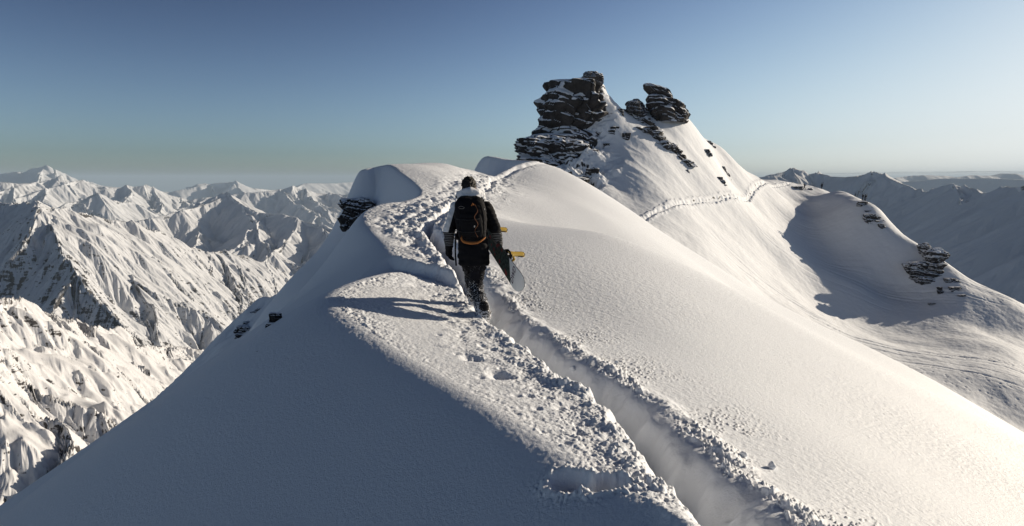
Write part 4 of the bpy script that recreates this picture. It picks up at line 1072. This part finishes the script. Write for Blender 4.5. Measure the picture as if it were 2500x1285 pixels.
def build_walker(O, pose, label, gear, seed, az=0.0):
    "a far, dark figure about 14 pixels tall"
    bm = bmesh.new()
    st, lean = pose
    add_ell(bm, (0, lean * .9, 1.66), (.10, .11, .13)); add_tube(bm, [(0, lean * .8, 1.48), (0, lean * .9, 1.58)], [.07, .07], 8)
    add_loft(bm, [(.80, 0, 0, .17, .13), (1.0, 0, lean * .2, .17, .14), (1.25, 0, lean * .5, .20, .16), (1.42, 0, lean * .8, .21, .14), (1.50, 0, lean * .85, .12, .10)], seg=16)
    for e in (-1, 1):
        add_tube(bm, [(e * .09, 0, .85), (e * .10, e * st * .6 + .05, .46), (e * .11, e * st, .06)], [.11, .085, .07], 8)
        add_tube(bm, [(e * .11, e * st, .04), (e * .11, e * st + .17, .03)], [.05, .045], 8)
        add_tube(bm, [(e * .20, lean * .8, 1.40), (e * .30, lean * .5 - .08, 1.14), (e * .27, lean * .5 + .16, .98)], [.075, .06, .05], 8)
        add_ell(bm, (e * .27, lean * .5 + .21, .95), (.045, .07, .05), seg=10)
    o = finish('person', bm, M_DARKFIG, None, voxel=0.03, smooth_=1); o.location = O; o.rotation_euler = (0, 0, az)
    tag(o, label, 'person')
    bm = bmesh.new(); add_loft(bm, [(1.05, 0, -.22 + lean * .4, .13, .08), (1.2, 0, -.25 + lean * .5, .16, .11), (1.45, 0, -.22 + lean * .8, .13, .08)], seg=14, pw=.8)
    finish('backpack', bm, M_BLACK, o, voxel=.03)
    bm = bmesh.new()
    if gear == 'skis':
        for e in (-1, 1): add_box(bm, (e * .10, -.30 + lean * .5, 1.45), (.09, .02, 1.55), rot=Euler((0, e * .22, 0)).to_matrix(), bev=.006)
        finish('skis', bm, M_BLACK, o)
    elif gear == 'shoulder':
        add_box(bm, (.28, .1, 1.30), (.12, 1.5, .03), rot=Euler((.45, 0, -1.2)).to_matrix(), bev=.01); finish('board', bm, M_BLACK, o)
    else:
        add_box(bm, (.0, -.33 + lean * .5, 1.25), (.26, .02, 1.45), bev=.008); finish('board', bm, M_BLACK, o)
M_DARKFIG = simple_mat("dark_clothing", (0.012, 0.013, 0.018), 0.9)
def build_people():
    O = build_hiker(); build_backpack(O); build_snowboard(O)
    for (u, v, pose, gear, lab, az) in [(1964, 463, (.28, .10), 'shoulder', "farthest left figure on the saddle, carrying something long on one shoulder", 1.2),
                                        (2006, 460, (.12, .04), 'skis', "figure on the saddle with crossed skis sticking up behind its head", .3),
                                        (2106, 484, (.16, .06), 'board', "left one of the two upright walkers on the right ridge", 1.0),
                                        (2112, 486, (.16, -.04), 'board', "right one of the two upright walkers on the right ridge, a little lower", .8)]:
        best = None
        for dv in range(0, 14, 1):
            h = hit(mid_full, u, v + dv, 140, 240)
            if h: best = h; break
        if best: build_walker(Vector(best) + Vector((0, 0, -.05)), pose, lab, gear, int(u), az)
    for (u, v, w_, h_, lab, sd_) in [(1949, 463, 26, 9, "flat dark rock on the saddle at the feet of the left figure", 31), (1979, 464, 12, 5, "small dark rock between the two figures on the saddle", 32), (2016, 462, 16, 7, "low dark rock beside the figure with crossed skis", 33)]:
        outcrop(u, v, w_, h_ * 1.6, lab, sd_, d=(140, 240), depth_k=.5, sink=.1)
build_people()
# ------------------------------------------------------------------ loose snow
def build_loose_snow():
    for (u, v, r, lab, sd_) in [(1505, 889, .022, "small snowball lying on the smooth right slope, farthest of the loose clods", 1), (1397, 905, .030, "snow chunk sitting on the right lip of the trench", 2),
                                (1815, 1115, .026, "rounded snow clod casting a shadow on the right slope near the trench", 3), (1884, 1144, .028, "pointed snow clod nearest the bottom right of the trench", 4)]:
        h = hit(near_full, u, v, 2.0, 12, 1500)
        if h is None: continue
        bm = bmesh.new(); add_ell(bm, (0, 0, r * .55), (r, r * .9, r * .85), seg=24)
        if sd_ == 4: add_ell(bm, (0, 0, r * 1.1), (r * .5, r * .5, r * .7), seg=16)
        o = finish('snow_clod', bm, M_SNOW, None, voxel=r * .12, smooth_=1, fold=lambda x, y, z: 0.22 * r * n3(x / r, y / r, z / r, 70 + sd_) + 0.08 * r * n3(x * 3 / r, y * 3 / r, z * 3 / r, 80 + sd_))
        o.location = h; tag(o, lab, 'snow clod')
    # powder kicked up beside the hiker's rear leg
    rnd = random.Random(4); bm = bmesh.new(); O = Vector(P(1151.4, 792, 8.2))
    for k in range(1500):
        t = rnd.random(); g = rnd.gauss(0, 1)
        p = O + Vector((.17 + .07 * t + .05 * abs(rnd.gauss(0, 1)) - .03, -.20 + .10 * rnd.gauss(0, 1), .08 + .46 * (1 - t) ** 1.4 + .05 * g))
        bmesh.ops.create_icosphere(bm, subdivisions=1, radius=rnd.uniform(.0012, .0036), matrix=Matrix.Translation(p))
    o = finish('snow_spray', bm, M_SNOW); o['kind'] = 'stuff'
build_loose_snow()
# ------------------------------------------------------------------ thin cloud bank over the right horizon
def build_cloud():
    m = bpy.data.materials.new("thin_cloud"); m.use_nodes = True; nt = m.node_tree; nt.nodes.remove(nt.nodes["Principled BSDF"]); L = nt.links.new
    tc = N(nt, 'ShaderNodeTexCoord'); mp = N(nt, 'ShaderNodeMapping'); mp.inputs['Scale'].default_value = (0.00012, 0.00003, 0.0004); L(tc.outputs['Object'], mp.inputs[0])
    n = noise_node(nt, 1.0, 6, 0.6, mp.outputs[0]); mr = N(nt, 'ShaderNodeMapRange'); mr.inputs[1].default_value = .42; mr.inputs[2].default_value = .75; mr.inputs[4].default_value = 0.55; L(n.outputs[0], mr.inputs[0])
    t = N(nt, 'ShaderNodeBsdfTransparent'); d = N(nt, 'ShaderNodeBsdfTranslucent'); d.inputs[0].default_value = (.95, .93, .92, 1); d2 = N(nt, 'ShaderNodeBsdfDiffuse'); d2.inputs[0].default_value = (.95, .93, .92, 1)
    ms = N(nt, 'ShaderNodeMixShader'); L(d.outputs[0], ms.inputs[1]); L(d2.outputs[0], ms.inputs[2])
    m2 = N(nt, 'ShaderNodeMixShader'); L(mr.outputs[0], m2.inputs[0]); L(t.outputs[0], m2.inputs[1]); L(ms.outputs[0], m2.inputs[2]); L(m2.outputs[0], nt.nodes['Material Output'].inputs['Surface'])
    gx, gy = np.meshgrid(np.linspace(38000, 100000, 60), np.linspace(76000, 112000, 24))
    gz = 900 + 180 * fbm(gx / 16000, gy / 16000, 3, 610) + (gy - 76000) * 0.004
    grid_object('cloud', gx, gy, gz, m, kind='stuff')
build_cloud()
# ------------------------------------------------------------------ air
def build_haze():
    bm = bmesh.new()
    x0, x1, y0, y1, z0, z1 = -72000, 72000, -72000, 72000, -1600, 420
    bmesh.ops.create_cube(bm, size=1.0)
    for v in bm.verts:
        v.co = ((x0 + x1) / 2 + v.co.x * (x1 - x0), (y0 + y1) / 2 + v.co.y * (y1 - y0), (z0 + z1) / 2 + v.co.z * (z1 - z0))
    me = bpy.data.meshes.new('haze'); bm.to_mesh(me); bm.free()
    o = bpy.data.objects.new('haze', me); C.objects.link(o); o['kind'] = 'stuff'
    m = bpy.data.materials.new('haze'); m.use_nodes = True; nt = m.node_tree
    for n in list(nt.nodes):
        if n.type == 'BSDF_PRINCIPLED': nt.nodes.remove(n)
    pv = nt.nodes.new('ShaderNodeVolumePrincipled'); pv.inputs['Density'].default_value = HAZE
    pv.inputs['Color'].default_value = (0.62, 0.80, 1.0, 1)
    nt.links.new(pv.outputs[0], nt.nodes['Material Output'].inputs['Volume'])
    me.materials.append(m)
HAZE = 2.8e-5
if HAZE > 0: build_haze()
